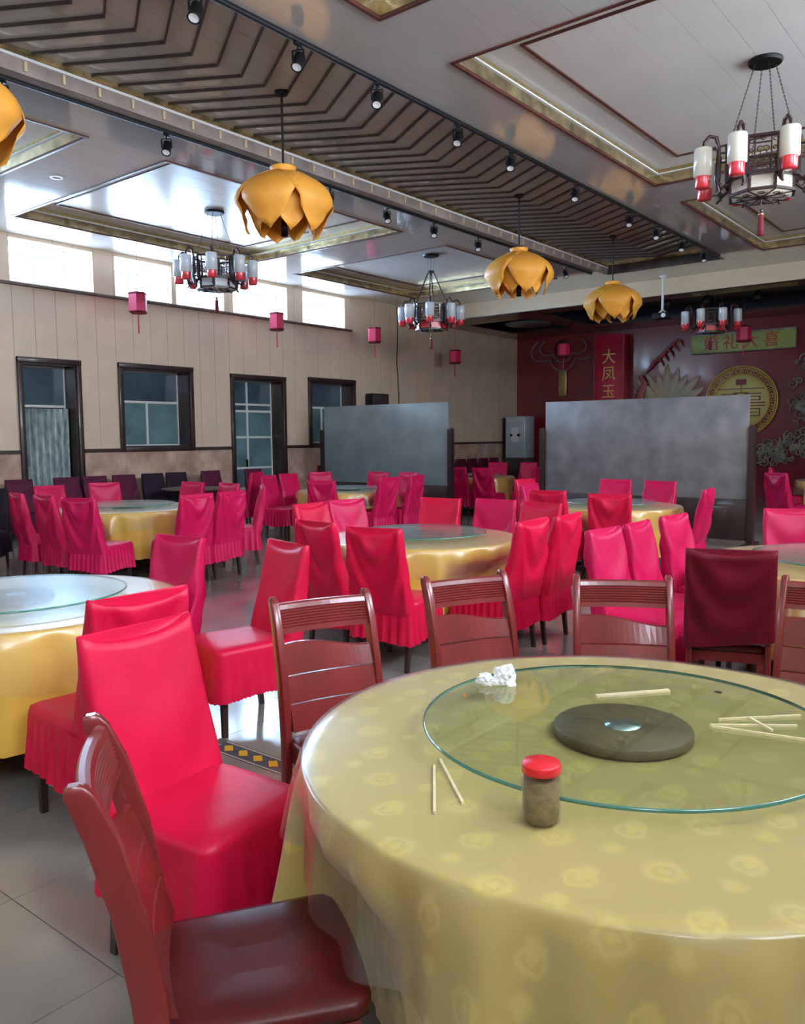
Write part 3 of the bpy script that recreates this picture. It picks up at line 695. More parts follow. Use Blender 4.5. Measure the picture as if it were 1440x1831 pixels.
for k in range(46):
    t_ = k/45; pts.append((.75*math.sin(t_*7.5)+.2*t_, -.06, 1.15-2.1*t_+.15*math.sin(t_*11)))
dr.tube(pts, [.05+.07*math.sin(min(1, k/30)*PI*.6)*(1-k/60) for k in range(46)], 8)
for k, p_ in enumerate(pts):
    if k % 2 == 0: swirl(dr, p_[0]+random.uniform(-.14, .14), p_[2]+random.uniform(-.12, .12), random.uniform(.06, .13), 1.2, random.choice((-1, 1)), .014, -.05, random.uniform(0, 6))
for k in range(60): swirl(dr, random.uniform(-.8, .9), random.uniform(-1.0, 1.2), random.uniform(.06, .14), 1.3, random.choice((-1, 1)), .022, -.03, random.uniform(0, 6))
tag(dr.build('dragon_relief', K['relief'], None, (-4.45, YF-.07, 2.35)), 'grey-gold coiled dragon relief on the red wall right of the medallion', 'relief')
ph = thing('phoenix_relief', 'cream fan-tailed bird relief with pink plumes between banner and medallion', 'relief', (-8.35, YF-.02, 2.25))
for k in range(9):
    a = rad(30+k*15); m_ = MB(); rr = .95+.1*math.sin(k*2.1)
    ring = []
    for j in range(13):
        t_ = j/12; w_ = .10*math.sin(PI*min(1, t_*.95+.05))**.7+.01; c_ = Vector((math.cos(a), 0, math.sin(a)))*(.2+rr*t_); n_ = Vector((-math.sin(a), 0, math.cos(a)))*w_
        ring.append([tuple(c_-n_), tuple(c_+Vector((0, -.04, 0))), tuple(c_+n_)])
    m_.loft(ring, closed=False, cap=False).build('tail_plume', K['cream'], ph)
yl(MB().lathe([(.0, .08), (.22, .06), (.28, .0)], 24, cap=False)).build('breast', K['cream'], ph)
for k in range(5):
    m_ = MB(); m_.tube([(-.6+.13*k-.25*t_*t_+.75*t_, -.04, 1.0+.12*k+.35*math.sin(t_*2.6)) for t_ in [j/10 for j in range(11)]], [.035*math.sin(PI*(.1+.85*j/10))+.006 for j in range(11)], 6)
    m_.build('plume', K['pinkrel'], ph)
MB().tube([(-.72, -.04, .1), (-.68, -.04, .5), (-.6, -.04, .75), (-.7, -.04, .95)], [.10, .09, .06, .04], 8).xf(Matrix.Diagonal((1.4, .5, 1, 1))).xf(Matrix.Translation((.25, -.05, 0))).build('neck', K['pinkrel'], ph)
fn = thing('ruyi_ornament', 'lobed ruyi outline with a gold pendant strip on the dark red corner wall', 'ornament', (-11.45, YF-.03, 4.1))
for sc_ in (1.0, .72):
    lob = [(sc_*1.3*(.62+.26*abs(math.sin(3*u)))*math.cos(PI+u), -.03, sc_*(.62+.26*abs(math.sin(3*u)))*math.sin(PI+u)+.25) for u in [k*PI/48 for k in range(49)]]
    MB().tube(lob, .016, 6).build('outline', K['relief'], fn)
yl(MB().lathe([(.26, 0), (.26, .03), (0, .03)], 24, cap=False)).build('boss', K['soffit'], fn)
MB().bbox(-.13, .13, -.03, .0, -1.35, -.62, .02).build('pendant_strip', K['brass'], fn)
tag(MB().bbox(-12.0, -11.2, YF-.45, YF-.05, 0, .8, .01).build('low_cabinet', K['darkwood']), 'dark low cabinet by the red wall just right of the drinks machine', 'cabinet')

# drinks machine
dm = thing('drinks_machine', 'tall pale grey drinks machine in the far corner before the red wall', 'machine', (-12.5, 21.2, 0))
MB().bbox(-.33, .33, -.25, .3, .95, 2.17, .02).build('casing', K['silver'], dm)
MB().bbox(-.34, .34, -.27, .3, 0, .95, .02).build('base_cabinet', K['darkwood'], dm)
MB().bbox(-.40, -.33, -.25, .3, .95, 2.12, .01).build('side_panel', K['black'], dm)
v_ = MB()
for k in range(5): v_.box(-.28, .28, -.262, -.25, 2.0+k*.028, 2.012+k*.028)
v_.build('vent', K['white'], dm)
for sx in (-1, 1): MB().lathe([(.045, 0), (.04, .03)], 14).xf(Matrix.Translation((sx*.12, -.25, 1.62)) @ Matrix.Rotation(PI/2, 4, 'X')).build('knob', K['black'], dm)
MB().bbox(-.13, .13, -.27, -.25, 1.42, 1.85, .008).build('front_plate', K['white'], dm)

# projector on a white pole
pj = thing('ceiling_projector', 'black projector hung from a white pole at the stage beam', 'projector', (-6.54, 16.8, 4.02))
MB().bbox(-.17, .17, -.14, .14, -.06, .06, .012).build('body', K['black'], pj)
MB().tube([(0, 0, .1), (0, 0, ZC-4.02)], .025, 12).lathe([(.07, ZC-4.02-.03), (.07, ZC-4.02)], 16).build('pole', K['white'], pj)
MB().bar((-.09, 0, .06), (0, 0, .14), .02).bar((.09, 0, .06), (0, 0, .14), .02).bar((0, -.08, .06), (0, 0, .14), .02).build('bracket', K['white'], pj)
MB().lathe([(.045, 0), (.045, .03)], 16).xf(Matrix.Translation((.08, -.14, 0)) @ Matrix.Rotation(PI/2, 4, 'X')).build('lens', K['lens'], pj)
for i, xx in enumerate((-7.0, -6.2, -5.2)):
    o = thing('stage_spotlight', 'dark stage spotlight under the navy soffit recess, %s from the projector' % ordn[i], 'spotlight', (xx, 18.3+.2*i, 4.78), 0, 'stage spotlights')
    MB().tube([(0, 0, 0), (0, 0, -.18)], .015, 6).build('stem', K['black'], o)
    MB().lathe([(.05, .1), (.08, .06), (.085, -.12), (.06, -.12)], 16).xf(Matrix.Translation((0, -.02, -.26)) @ Matrix.Rotation(rad(-25), 4, 'X')).build('housing', K['black'], o)

# wall things
sk = thing('wall_speaker', 'black speaker on the beige wall above the left grey screen', 'speaker', (XL+.16, 15.15, 2.46))
MB().bbox(-.14, .12, -.3, .3, -.17, .17, .03).build('body', K['black'], sk); MB().bbox(.12, .13, -.27, .27, -.14, .14, .004).build('grille', K['slat'], sk)
tag(MB().tube([(XL+.012, 16.1+.02*math.sin(k*.9)+(.03 if k > 5 else 0), 4.8-k*.28) for k in range(13)], .012, 5).build('wall_cable', K['black']), 'thin black cable running down the beige wall past the chandelier', 'cable')

# ------------------------------------------------------------------ grey screens
def screen(x0, x1, Y, z1, pm, label, zp):
    r = thing('screen_divider', label, 'screen', ((x0+x1)/2, Y, 0)); h = (x1-x0)/2
    MB().bbox(-h, h, -.012, .012, .66, z1, .003).build('panel', K[pm], r)
    MB().bbox(-h, h, -.03, .03, .10, .68, .006).build('lower_board', K['darkwood'], r)
    MB().bbox(-h+.25, h-.25, -.038, .038, .18, .6, .004).build('inset_board', K['darkwood'], r)
    for s_ in (-1, 1):
        MB().loft([[(s_*(h+.05)-.045, -.05, z), (s_*(h+.05)+.045, -.05, z), (s_*(h+.05)+.045, .05, z), (s_*(h+.05)-.045, .05, z)] for z in (0, zp-.03)]+[[(s_*(h+.05)-.03, -.035, zp), (s_*(h+.05)+.03, -.035, zp), (s_*(h+.05)+.03, .035, zp), (s_*(h+.05)-.03, .035, zp)]], smooth=False).build('post', K['darkwood'], r)
        MB().bbox(s_*(h+.05)-.05, s_*(h+.05)+.05, -.3, .3, 0, .07, .01).build('foot', K['darkwood'], r)
screen(-6.58, -3.40, 12.0, 2.14, 'screen', 'wide grey frosted glass screen in a dark wood stand before the stage', 1.72)
screen(-12.15, -8.95, 12.6, 2.24, 'screenL', 'blue-grey frosted glass screen in a dark wood stand before the window wall', 1.76)

# ------------------------------------------------------------------ tables
# where the chairs stand: top of the backrest x, y; direction the sitter looks; fabric; drape; label
CH = [
 (-2.34, 1.53, 4, 'red', 9, 'large bright crimson covered chair left of the patterned table, its back to the left'),
 (-2.83, 1.86, 176, 'red', 1, 'crimson covered chair facing the left table, directly behind the largest chair'),
 (-3.50, 3.30, 256, 'red', 9, 'crimson covered chair alone in the aisle, its seat with a scalloped skirt to the left'),
 (-4.28, 3.12, 274, 'red2', 1, 'crimson covered chair on the far side of the left table'),
 (-4.22, 4.27, 84, 'red', 2, 'covered chair with its dark back to the camera, left of its twin'),
 (-3.58, 4.17, 99, 'red', 3, 'covered chair with its full back and skirt to the camera at the middle table'),
 (-5.42, 5.42, 0, 'red', 0, 'bright crimson covered chair behind the middle table, left one of a close pair'),
 (-5.44, 5.93, -10, 'red2', 3, 'bright crimson covered chair behind the middle table, right one of a close pair'),
 (-4.76, 6.56, 280, 'red', 1, 'crimson covered chair on the far side of the middle table, nearest the blue-grey screen'),
 (-4.22, 6.72, 272, 'red2', 2, 'crimson covered chair on the far side of the middle table, centre of three'),
 (-3.67, 6.62, 262, 'red', 3, 'crimson chair on the far side of the middle table, beside the scarlet pair'),
 (-2.97, 5.22, 180, 'red', 2, 'bright scarlet draped chair right of the middle table, the one nearer the camera'),
 (-2.95, 5.73, 183, 'red', 0, 'bright scarlet draped chair right of the middle table, the one farther away'),
 (-2.30, 4.98, -3, 'red2', 0, 'magenta chair seen from behind at a slant, first of two behind a bare wooden chair'),
 (-2.28, 5.48, 2, 'red2', 1, 'magenta chair seen from behind at a slant, second of two behind a bare wooden chair'),
 (-2.26, 6.12, -4, 'red2', 3, 'magenta chair seen from behind at a slant, closest to the maroon-draped chair'),
 (-1.66, 7.10, -62, 'red2', 2, 'magenta covered chair at the far side of the right-edge table'),
 (-4.42, 8.12, 92, 'red', 1, 'crimson chair with a long pleated skirt, near left of the wide screen table'),
 (-3.62, 7.96, 109, 'red', 3, 'crimson chair with its back to the camera before the wide screen table'),
 (-4.74, 10.62, -78, 'red2', 0, 'pink-red chair against the wide grey screen, the left of two'),
 (-4.07, 10.50, -94, 'red2', 2, 'pink-red chair against the wide grey screen, the right of two'),
 (-3.05, 9.28, 186, 'red2', 3, 'pink-red chair standing edge-on right of the table before the wide screen'),
 (-5.22, 9.10, 2, 'red2', 1, 'magenta chair left of the table before the wide screen, mostly hidden'),
 (-5.86, 10.10, -6, 'red', 0, 'small bright red chair top left of the wide screen post'),
 # window-side table
 (-9.38, 4.62, 80, 'red2', 0, 'dark-lit magenta chair at the near side of the window table, the leftmost of three'),
 (-8.72, 4.60, 88, 'red2', 1, 'dark-lit magenta chair at the near side of the window table, the middle of three'),
 (-7.98, 4.58, 108, 'red2', 2, 'dark-lit magenta chair at the near side of the window table, its skirted seat showing'),
 (-10.52, 5.62, 4, 'red2', 3, 'pink chair on the window side of the left blue-topped table, nearer the left edge'),
 (-10.50, 6.42, -14, 'red2', 1, 'pink chair on the window side of the left blue-topped table, nearer the wooden window'),
 (-7.38, 5.62, 178, 'red2', 2, 'pink swagged chair right of the blue-topped window table, left of a pair'),
 (-7.42, 6.14, 186, 'red2', 0, 'pink swagged chair right of the blue-topped window table, right of a pair'),
 (-7.98, 7.12, 232, 'red2', 3, 'pink chair at the far right corner of the blue-topped window table'),
 (-9.50, 7.18, 276, 'red2', 1, 'pink chair at the far side of the blue-topped window table, left of a yellow gap'),
 (-8.84, 7.28, 266, 'red2', 2, 'pink chair at the far side of the blue-topped window table, right of a yellow gap'),
 (-11.2, 9.85, 200, 'red2', 0, 'small pink chair in front of the glazed double door'),
 # table before blue-grey screen
 (-10.05, 9.08, 12, 'red2', 0, 'magenta chair with visible skirted seat left of the table before the blue-grey screen'),
 (-10.25, 9.72, 2, 'red2', 3, 'magenta chair in the middle of the three left of the table before the blue-grey screen'),
 (-10.18, 10.42, -24, 'red2', 1, 'magenta chair nearest the blue-grey screen stand on its left'),
 (-8.18, 8.40, 112, 'red2', 1, 'plum-shaded chair with its back to the camera before the blue-grey screen table'),
 (-9.25, 10.92, -88, 'red2', 2, 'pink chair pushed against the blue-grey screen, the left of two'),
 (-8.66, 11.02, -92, 'red2', 0, 'pink chair pushed against the blue-grey screen, the right of two'),
 (-7.86, 9.50, 180, 'red2', 2, 'hot pink swagged chair right of the blue-grey screen table, the nearer of two'),
 (-7.80, 10.12, 190, 'red2', 3, 'hot pink swagged chair right of the blue-grey screen table, the farther of two'),
 # between and beyond the screens
 (-9.35, 13.45, 95, 'red2', 1, 'pink chair beside the post of the blue-grey screen, the left of two'),
 (-8.72, 13.40, 97, 'red2', 3, 'pink chair with a light stripe just right of the blue-grey screen post'),
 (-10.15, 16.25, -70, 'red2', 2, 'distant pink chair behind the table between the screens, the left of three'),
 (-9.45, 16.45, -90, 'red2', 0, 'distant pink chair behind the table between the screens, the middle of three'),
 (-8.75, 16.30, -110, 'red2', 3, 'distant pink chair behind the table between the screens, the right of three'),
 (-8.15, 15.0, 190, 'red2', 2, 'distant pink chair right of the table between the screens'),
 (-7.95, 14.3, 170, 'red2', 1, 'distant pink chair close to the left post of the wide screen'),
 (-3.42, 13.55, 60, 'red2', 2, 'pink draped chair just past the right post of the wide screen'),
 (-4.1, 15.9, 10, 'red2', 0, 'distant pink chair left of the far table at the right edge'),
 (-3.6, 17.35, -70, 'red2', 3, 'distant pink chair at the far side of the far right table'),
 (-2.6, 14.9, 100, 'red2', 1, 'pink chair cut by the right edge before the far right table'),
 (-1.55, 9.0, 190, 'red2', 0, 'magenta chair cut by the right edge, behind the right-edge table'),
 # wall row
 (-12.55, 6.22, 0, 'plum', 0, 'shade-darkened plum chair by the wall left of the curtained door'),
 (-12.55, 7.00, 0, 'plum', 1, 'shade-darkened plum chair before the right jamb of the curtained door'),
 (-12.55, 7.50, 0, 'plum', 0, 'shade-darkened plum chair along the marble wall, just right of the curtained door'),
 (-12.55, 8.05, 0, 'plum', 1, 'shade-darkened plum chair along the marble wall, below the left corner of the wooden window'),
 (-12.55, 8.62, 0, 'shadedcover', 0, 'shade-blackened chair below the wooden window, the left of two'),
 (-12.55, 9.12, 0, 'shadedcover', 0, 'shade-blackened chair below the wooden window, the right of two'),
 (-12.55, 9.90, 0, 'plum', 0, 'shade-darkened plum chair behind the bare brown table'),
 (-12.55, 10.95, 0, 'plum', 1, 'shade-darkened plum chair before the glazed double door'),
 (-12.55, 13.0, 0, 'plum', 0, 'shade-darkened plum chair against the marble left of the blue-grey screen'),
 (-10.55, 4.85, -40, 'shadedcover', 0, 'shade-blackened covered chair at the left edge, its top just above the pink chairs'),
 (-9.95, 4.25, -60, 'shadedcover', 0, 'shade-blackened covered chair at the left edge, nearest to the left table'),
]
WO = [
 (-1.525, .86, 55, 'bare red-brown wooden chair in the foreground corner, its dark seat below the table edge', False),
 (-2.30, 2.34, -23, 'bare wooden chair at the upper left of the patterned table, beside the mosaic strip', False),
 (-2.10, 3.07, -26, 'bare wooden chair behind the patterned table, second of the row from the left', False),
 (-1.50, 3.44, -60, 'bare wooden chair behind the patterned table, facing straight toward the turntable', False),
 (-.72, 3.86, -86, 'bare wooden chair cut by the right edge behind the patterned table', False),
 (-1.32, 4.40, 108, 'wooden chair with a dark maroon velvet cover over its back', True),
]
FOOT = []
for a in CH+WO:
    f_ = rad(a[2]); FOOT.append((a[0]+.325*math.cos(f_), a[1]+.325*math.sin(f_), math.cos(f_), math.sin(f_)))
def inside(x, y):
    for cx_, cy_, fx, fy in FOOT:
        dx, dy = x-cx_, y-cy_; u = dx*fx+dy*fy; v = dx*fy-dy*fx
        if -.30 < u < .295 and abs(v) < .29: return True
    return False
def tuck(loc, q, a, z, lim=.52):
    """cloth is pushed inwards where a chair seat stands under the table"""
    if z > lim+.14: return q
    q0 = q
    while q > .25 and inside(loc[0]+q*math.cos(a), loc[1]+q*math.sin(a)): q -= .01
    return q if z < lim else q0+(q-q0)*(lim+.14-z)/.14
def fold(a, k): return .42*math.sin(13*a+k)+.33*math.sin(22*a+2.1*k)+.25*math.sin(35*a+.7*k)
def round_table(loc, R_, label, clabel, slabel, key, seed, glass_r=.55, near=False, hem=.24, cm='gold_satin'):
    r = thing('round_table', label, 'table', loc, 0, 'round banquet tables')
    MB().lathe([(R_-.02, .725), (R_-.008, .73), (R_-.008, .75), (R_-.02, .755)], 64).build('tabletop', K['cherry'], r)
    MB().lathe([(.10, .02), (.09, .5), (.16, .725)], 16).build('pedestal', K['darkwood'], r)
    for k in range(4):
        a = k*PI/2+.4; MB().bar((0, 0, .05), (.5*math.cos(a), .5*math.sin(a), .03), .06, .05).build('leg', K['darkwood'], r)
    n = 256 if near else 128
    rows = []; zt = .758
    rads = [(R_*q, zt) for q in (.02, .3, .6, .85, .97)]
    for q, z in rads: rows.append([(q*math.cos(2*PI*i/n), q*math.sin(2*PI*i/n), z) for i in range(n)])
    for q, z in ((R_+.000, zt-.001), (R_+.006, zt-.005), (R_+.009, zt-.014)): rows.append([(q*math.cos(2*PI*i/n), q*math.sin(2*PI*i/n), z) for i in range(n)])
    J = 16
    for j in range(1, J+1):
        s_ = j/J; row = []
        for i in range(n):
            a = 2*PI*i/n; f_ = fold(a, seed)
            q = R_+.010+(.035*s_**.6)+(.085*s_**.75)*f_+.012*s_*math.sin(a*53+j*.4)*(.5 if near else 0)
            h_ = hem+.035*math.sin(5*a+seed)+.02*fold(a+1, seed)
            zz = zt-.014-(zt-.014-h_)*s_; q = tuck(loc, q, a, zz); row.append((q*math.cos(a), q*math.sin(a), zz))
        rows.append(row)
    m_ = MB(); m_.loft(rows, cap=False)
    me = m_.mesh('tablecloth', K[cm])
    uv = me.uv_layers.new(name='cloth')               # flat-cloth coordinates so the woven motifs follow the drape
    dist = [0]
    for j in range(1, len(rows)):
        dist.append(dist[-1]+math.dist(rows[j-1][0][::], rows[j][0][::]))
    for li, lp in enumerate(me.loops):
        j, i = divmod(lp.vertex_index, n); a = 2*PI*i/n; d_ = dist[j]+R_*.02; uv.data[li].uv = (d_*math.cos(a), d_*math.sin(a))
    c = link('tablecloth', me, None, loc); tag(c, clabel, 'tablecloth', 'yellow tablecloths')
    # clear plastic sheet
    rows = []
    for q in (.02, .5, .96): rows.append([(R_*q*math.cos(2*PI*i/n), R_*q*math.sin(2*PI*i/n), zt+.002) for i in range(n)])
    for q, z in ((R_+.012, zt+.0), (R_+.018, zt-.008)): rows.append([(q*math.cos(2*PI*i/n), q*math.sin(2*PI*i/n), z) for i in range(n)])
    for j in range(1, 9):
        s_ = j/8; row = []
        for i in range(n):
            a = 2*PI*i/n; f_ = fold(a, seed); fl_ = max(0, .65*math.sin(7*a+seed*1.7)+.35*math.sin(12*a+seed*.9))
            h_ = .24+.05*math.sin(4*a+seed); sc2 = s_*h_/.50
            q = R_+.022+(.035*sc2**.6)+(.085*sc2**.75)*f_
            fq = .085*s_**1.3*fl_
            if not inside(loc[0]+(q+fq+.03)*math.cos(a), loc[1]+(q+fq+.03)*math.sin(a)): q += fq
            row.append((q*math.cos(a), q*math.sin(a), zt-.008-h_*s_))
        rows.append(row)
    p = MB().loft(rows, cap=False).build('plastic_cover', K['plastic'], None, loc); tag(p, slabel, 'plastic cover', 'clear plastic table covers')
    # lazy susan
    g = thing('lazy_susan', 'round green-edged glass turntable on ' + key, 'lazy susan', (loc[0]-(.02 if near else 0), loc[1]+(.02 if near else 0), .761), 0, 'glass lazy susans')
    MB().lathe([(.183, 0), (.19, .004), (.19, .026), (.186, .031), (0, .031)], 48).build('turntable_base', K['disc'], g)
    MB().lathe([(.05, .031), (.05, .0335), (0, .0335)], 32).build('hub', K['chrome'], g)
    MB().add([(0, 0, .046)]+[((glass_r-.004)*math.cos(2*PI*i/96), (glass_r-.004)*math.sin(2*PI*i/96), .046) for i in range(96)], [(0, i+1, (i+1) % 96+1) for i in range(96)]).build('glass_top', K['glass' if near else 'glass2'], g)
    MB().lathe([(glass_r-.004, .036), (glass_r, .038), (glass_r, .044), (glass_r-.004, .046)], 96, cap=False).build('glass_edge', K['glassedge'], g)
    return r
T = {
 'near': ((-.90, 2.11, 0), .88, 'the large patterned table in front', 1.3),
 'left': ((-4.27, 2.07, 0), .82, 'the table cut by the left edge', 2.2),
 'mid': ((-4.2, 5.5, 0), .82, 'the middle table behind the bare wooden chairs', 3.1),
 'right': ((-1.0, 5.98, 0), .93, 'the table at the right edge behind the maroon-covered chair', 4.3),
 'scr': ((-4.2, 9.3, 0), .80, 'the table before the wide grey screen', 5.6),
 'blue': ((-9.05, 5.85, 0), .84, 'the table below the windows on the left', 6.4),
 'bscr': ((-8.9, 9.75, 0), .80, 'the table before the blue-grey screen', 7.7),
 'far': ((-9.55, 14.5, 0), .75, 'the table seen between the two screens', 8.1),
 'farr': ((-3.0, 16.3, 0), .75, 'the table beyond the wide screen at the right edge', 9.4),
 'wall': ((-11.6, 8.8, 0), .60, 'the small dark table along the window wall', 1.9),
}
for k, (loc, R_, desc, sd) in T.items():
    if k == 'wall': continue
    round_table(loc, R_, 'round table under ' + {'near': 'the patterned golden cloth in front'}.get(k, 'yellow satin, ' + desc), 'golden yellow cloth draped over ' + desc,
                'clear plastic sheet lying over ' + desc, desc, sd, .56 if k == 'near' else R_*.68, k == 'near', .24, 'cloth' if k == 'near' else 'gold_satin')
wt_ = thing('bare_table', 'bare brown round table top seen beyond the chairs near the window wall', 'table', T['wall'][0])
MB().lathe([(.53, .73), (.55, .74), (.55, .755), (.53, .76)], 40).build('tabletop', K['jamb'], wt_); MB().lathe([(.3, 0), (.08, .1), (.08, .73)], 16).build('pedestal', K['darkwood'], wt_)

# ------------------------------------------------------------------ covered chairs
def rrect(x0, x1, y0, y1, r, n):
    """n points round a rounded rectangle"""
    w_, h_ = x1-x0, y1-y0; per = 2*(w_+h_-4*r)+2*PI*r; out = []
    segs = [((x0+r, y0), (1, 0), w_-2*r, None), ((x1-r, y0+r), -PI/2, None, r), ((x1, y0+r), (0, 1), h_-2*r, None), ((x1-r, y1-r), 0, None, r),
            ((x1-r, y1), (-1, 0), w_-2*r, None), ((x0+r, y1-r), PI/2, None, r), ((x0, y1-r), (0, -1), h_-2*r, None), ((x0+r, y0+r), PI, None, r)]
    for i in range(n):
        d = per*i/n
        for p, q, L_, rr in segs:
            l_ = L_ if rr is None else PI/2*rr
            if d <= l_+1e-9:
                if rr is None: out.append((p[0]+q[0]*d, p[1]+q[1]*d, -q[1]*-1 if False else 0)); o_ = (q[1], -q[0])
                else: a = q+d/rr; out.append((p[0]+rr*math.cos(a), p[1]+rr*math.sin(a), 0)); o_ = (math.cos(a), math.sin(a))
                out[-1] = (out[-1][0], out[-1][1], o_[0], o_[1]); break
            d -= l_
        else: out.append((x0+r, y0, 0, -1))
    return out
def cover_meshes(seed, mkey, swag=1.0, scallop=False):
    rnd = random.Random(seed); ph1, ph2, k1 = rnd.uniform(0, 6), rnd.uniform(0, 6), rnd.uniform(.8, 1.25); sx = rnd.uniform(-.06, .06)
    out = {}
    # back cover
    rows = []; J, n = 20, 64
    for j in range(J+1):
        t = j/J; z = .40+t*.565; cy = -.205-.125*t; w_ = .235-.020*t; d_ = .042-.014*t
        row = []
        for (x_, y_, nx, ny) in rrect(-w_, w_, cy-d_, cy+d_, .022, n):
            zz = z; q = x_/w_
            zz += t**4*(.030*q*q-.016)+(.014*t**8*abs(q)**6)
            if ny < -.3:     # rear hanging side, U-shaped swags
                u = 7.5*(z-.4)-3.4*k1*(q-sx*3)**2+.8*q*k1
                f_ = math.sin(u*1.9+ph1)*(.35+.65*(1-abs(q)))+.35*math.sin(u*4.3+ph2+3*q)
                y_ += -.027*swag*f_*(t**.5)*(1-t**10)-.026*(1-t)-.014*math.sin(PI*t)
            elif ny > .3:
                u = 8*(z-.4)-2.4*q*q; y_ += .010*swag*math.sin(u*2+ph2)*math.sin(PI*t)
            else: x_ += nx*.006*math.sin(14*z+ph1)
            row.append((x_, y_, zz))
        rows.append(row)
    last = rows[-1]; cy = -.33
    for s_, dz in ((.75, .004), (.2, .006)): rows.append([(p[0]*(1-(1-s_)*.03), cy+(p[1]-cy)*s_, p[2]+dz) for p in last])
    out['backrest_cover'] = MB().loft(rows).mesh('backrest_cover', K[mkey])
    # seat cover
    rows = []
    for z, g in ((.415, .004), (.455, .006), (.474, .0), (.484, -.02), (.489, -.07), (.490, -.15)):
        rows.append([(p[0], p[1], z+.004*math.sin(9*p[0]+ph1)*math.cos(7*p[1]+ph2)) for p in rrect(-.232-g, .232+g, -.20-g*.3, .235+g, max(.012, .05+g*.4), 64)])
    out['seat_cover'] = MB().loft(rows).mesh('seat_cover', K[mkey])
    # gathered skirt
    n = 168; rows = []; base = rrect(-.236, .236, -.262, .240, .045, n); npl = rnd.choice((26, 30, 34))
    for j in range(9):
        s_ = j/8; row = []
        for i, (x_, y_, nx, ny) in enumerate(base):
            a = 2*PI*i/n; pl = math.sin(npl*a+ph1+.6*math.sin(5*a))*.7+.3*math.sin(npl*2.3*a+ph2)
            o_ = .002+.020*s_+(.003+.012*s_)*pl*(.35 if scallop else 1)
            hem = .205+.012*math.sin(3*a+ph2)+(.006*abs(math.sin(42*a)) if scallop else .005*math.sin(npl*a))
            row.append((x_+nx*o_, y_+ny*o_, .445-(.445-hem)*s_))
        rows.append(row)
    out['skirt'] = MB().loft(rows, cap=False).mesh('skirt', K[mkey]); return out
def leg_mesh(mkey, dy=0.0):
    a, b = .019, .014
    return MB().loft([[(-b, -b+dy, 0), (b, -b+dy, 0), (b, b+dy, 0), (-b, b+dy, 0)], [(-a, -a, .42), (a, -a, .42), (a, a, .42), (-a, a, .42)]], smooth=False).mesh('leg', K[mkey])
LEGF, LEGR = leg_mesh('darkwood'), leg_mesh('darkwood', -.045)
VAR = {}
def protos():
    for mk, seeds, sw in (('red', (1, 2, 3, 4), 1.0), ('red2', (5, 6, 7, 8), 1.15), ('plum', (9, 10), .7), ('shadedcover', (12,), .6)):
        for i, s_ in enumerate(seeds): VAR[(mk, i)] = cover_meshes(s_, mk, sw)
    VAR[('red', 9)] = cover_meshes(21, 'red', .35, True)
protos()
GRP = {'red': 'crimson satin covered chairs', 'red2': 'magenta-red satin covered chairs', 'plum': 'dark plum covered chairs', 'shadedcover': 'near-black covered chairs'}
def covered(px, py, face, mk, v, label):
    """px,py: where the top of the backrest stands; face: direction the sitter looks, degrees"""
    f_ = rad(face); ox, oy = px+.325*math.cos(f_), py+.325*math.sin(f_)
    r = thing('covered_chair', label, 'chair', (ox, oy, 0), f_-PI/2, GRP[mk])
    for nm, me in VAR[(mk, v)].items(): link(nm, me, r)
    for sx in (-1, 1): link('leg', LEGF, r, (sx*.195, .19, 0)); link('leg', LEGR, r, (sx*.195, -.19, 0))
    return r
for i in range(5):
    CH.append((-12.5, 17.6+i*.55, 0, 'plum', i % 2, 'shade-darkened plum chair in the far corner row, %s from the beam' % ordn[i]))
for a in CH: covered(*a)

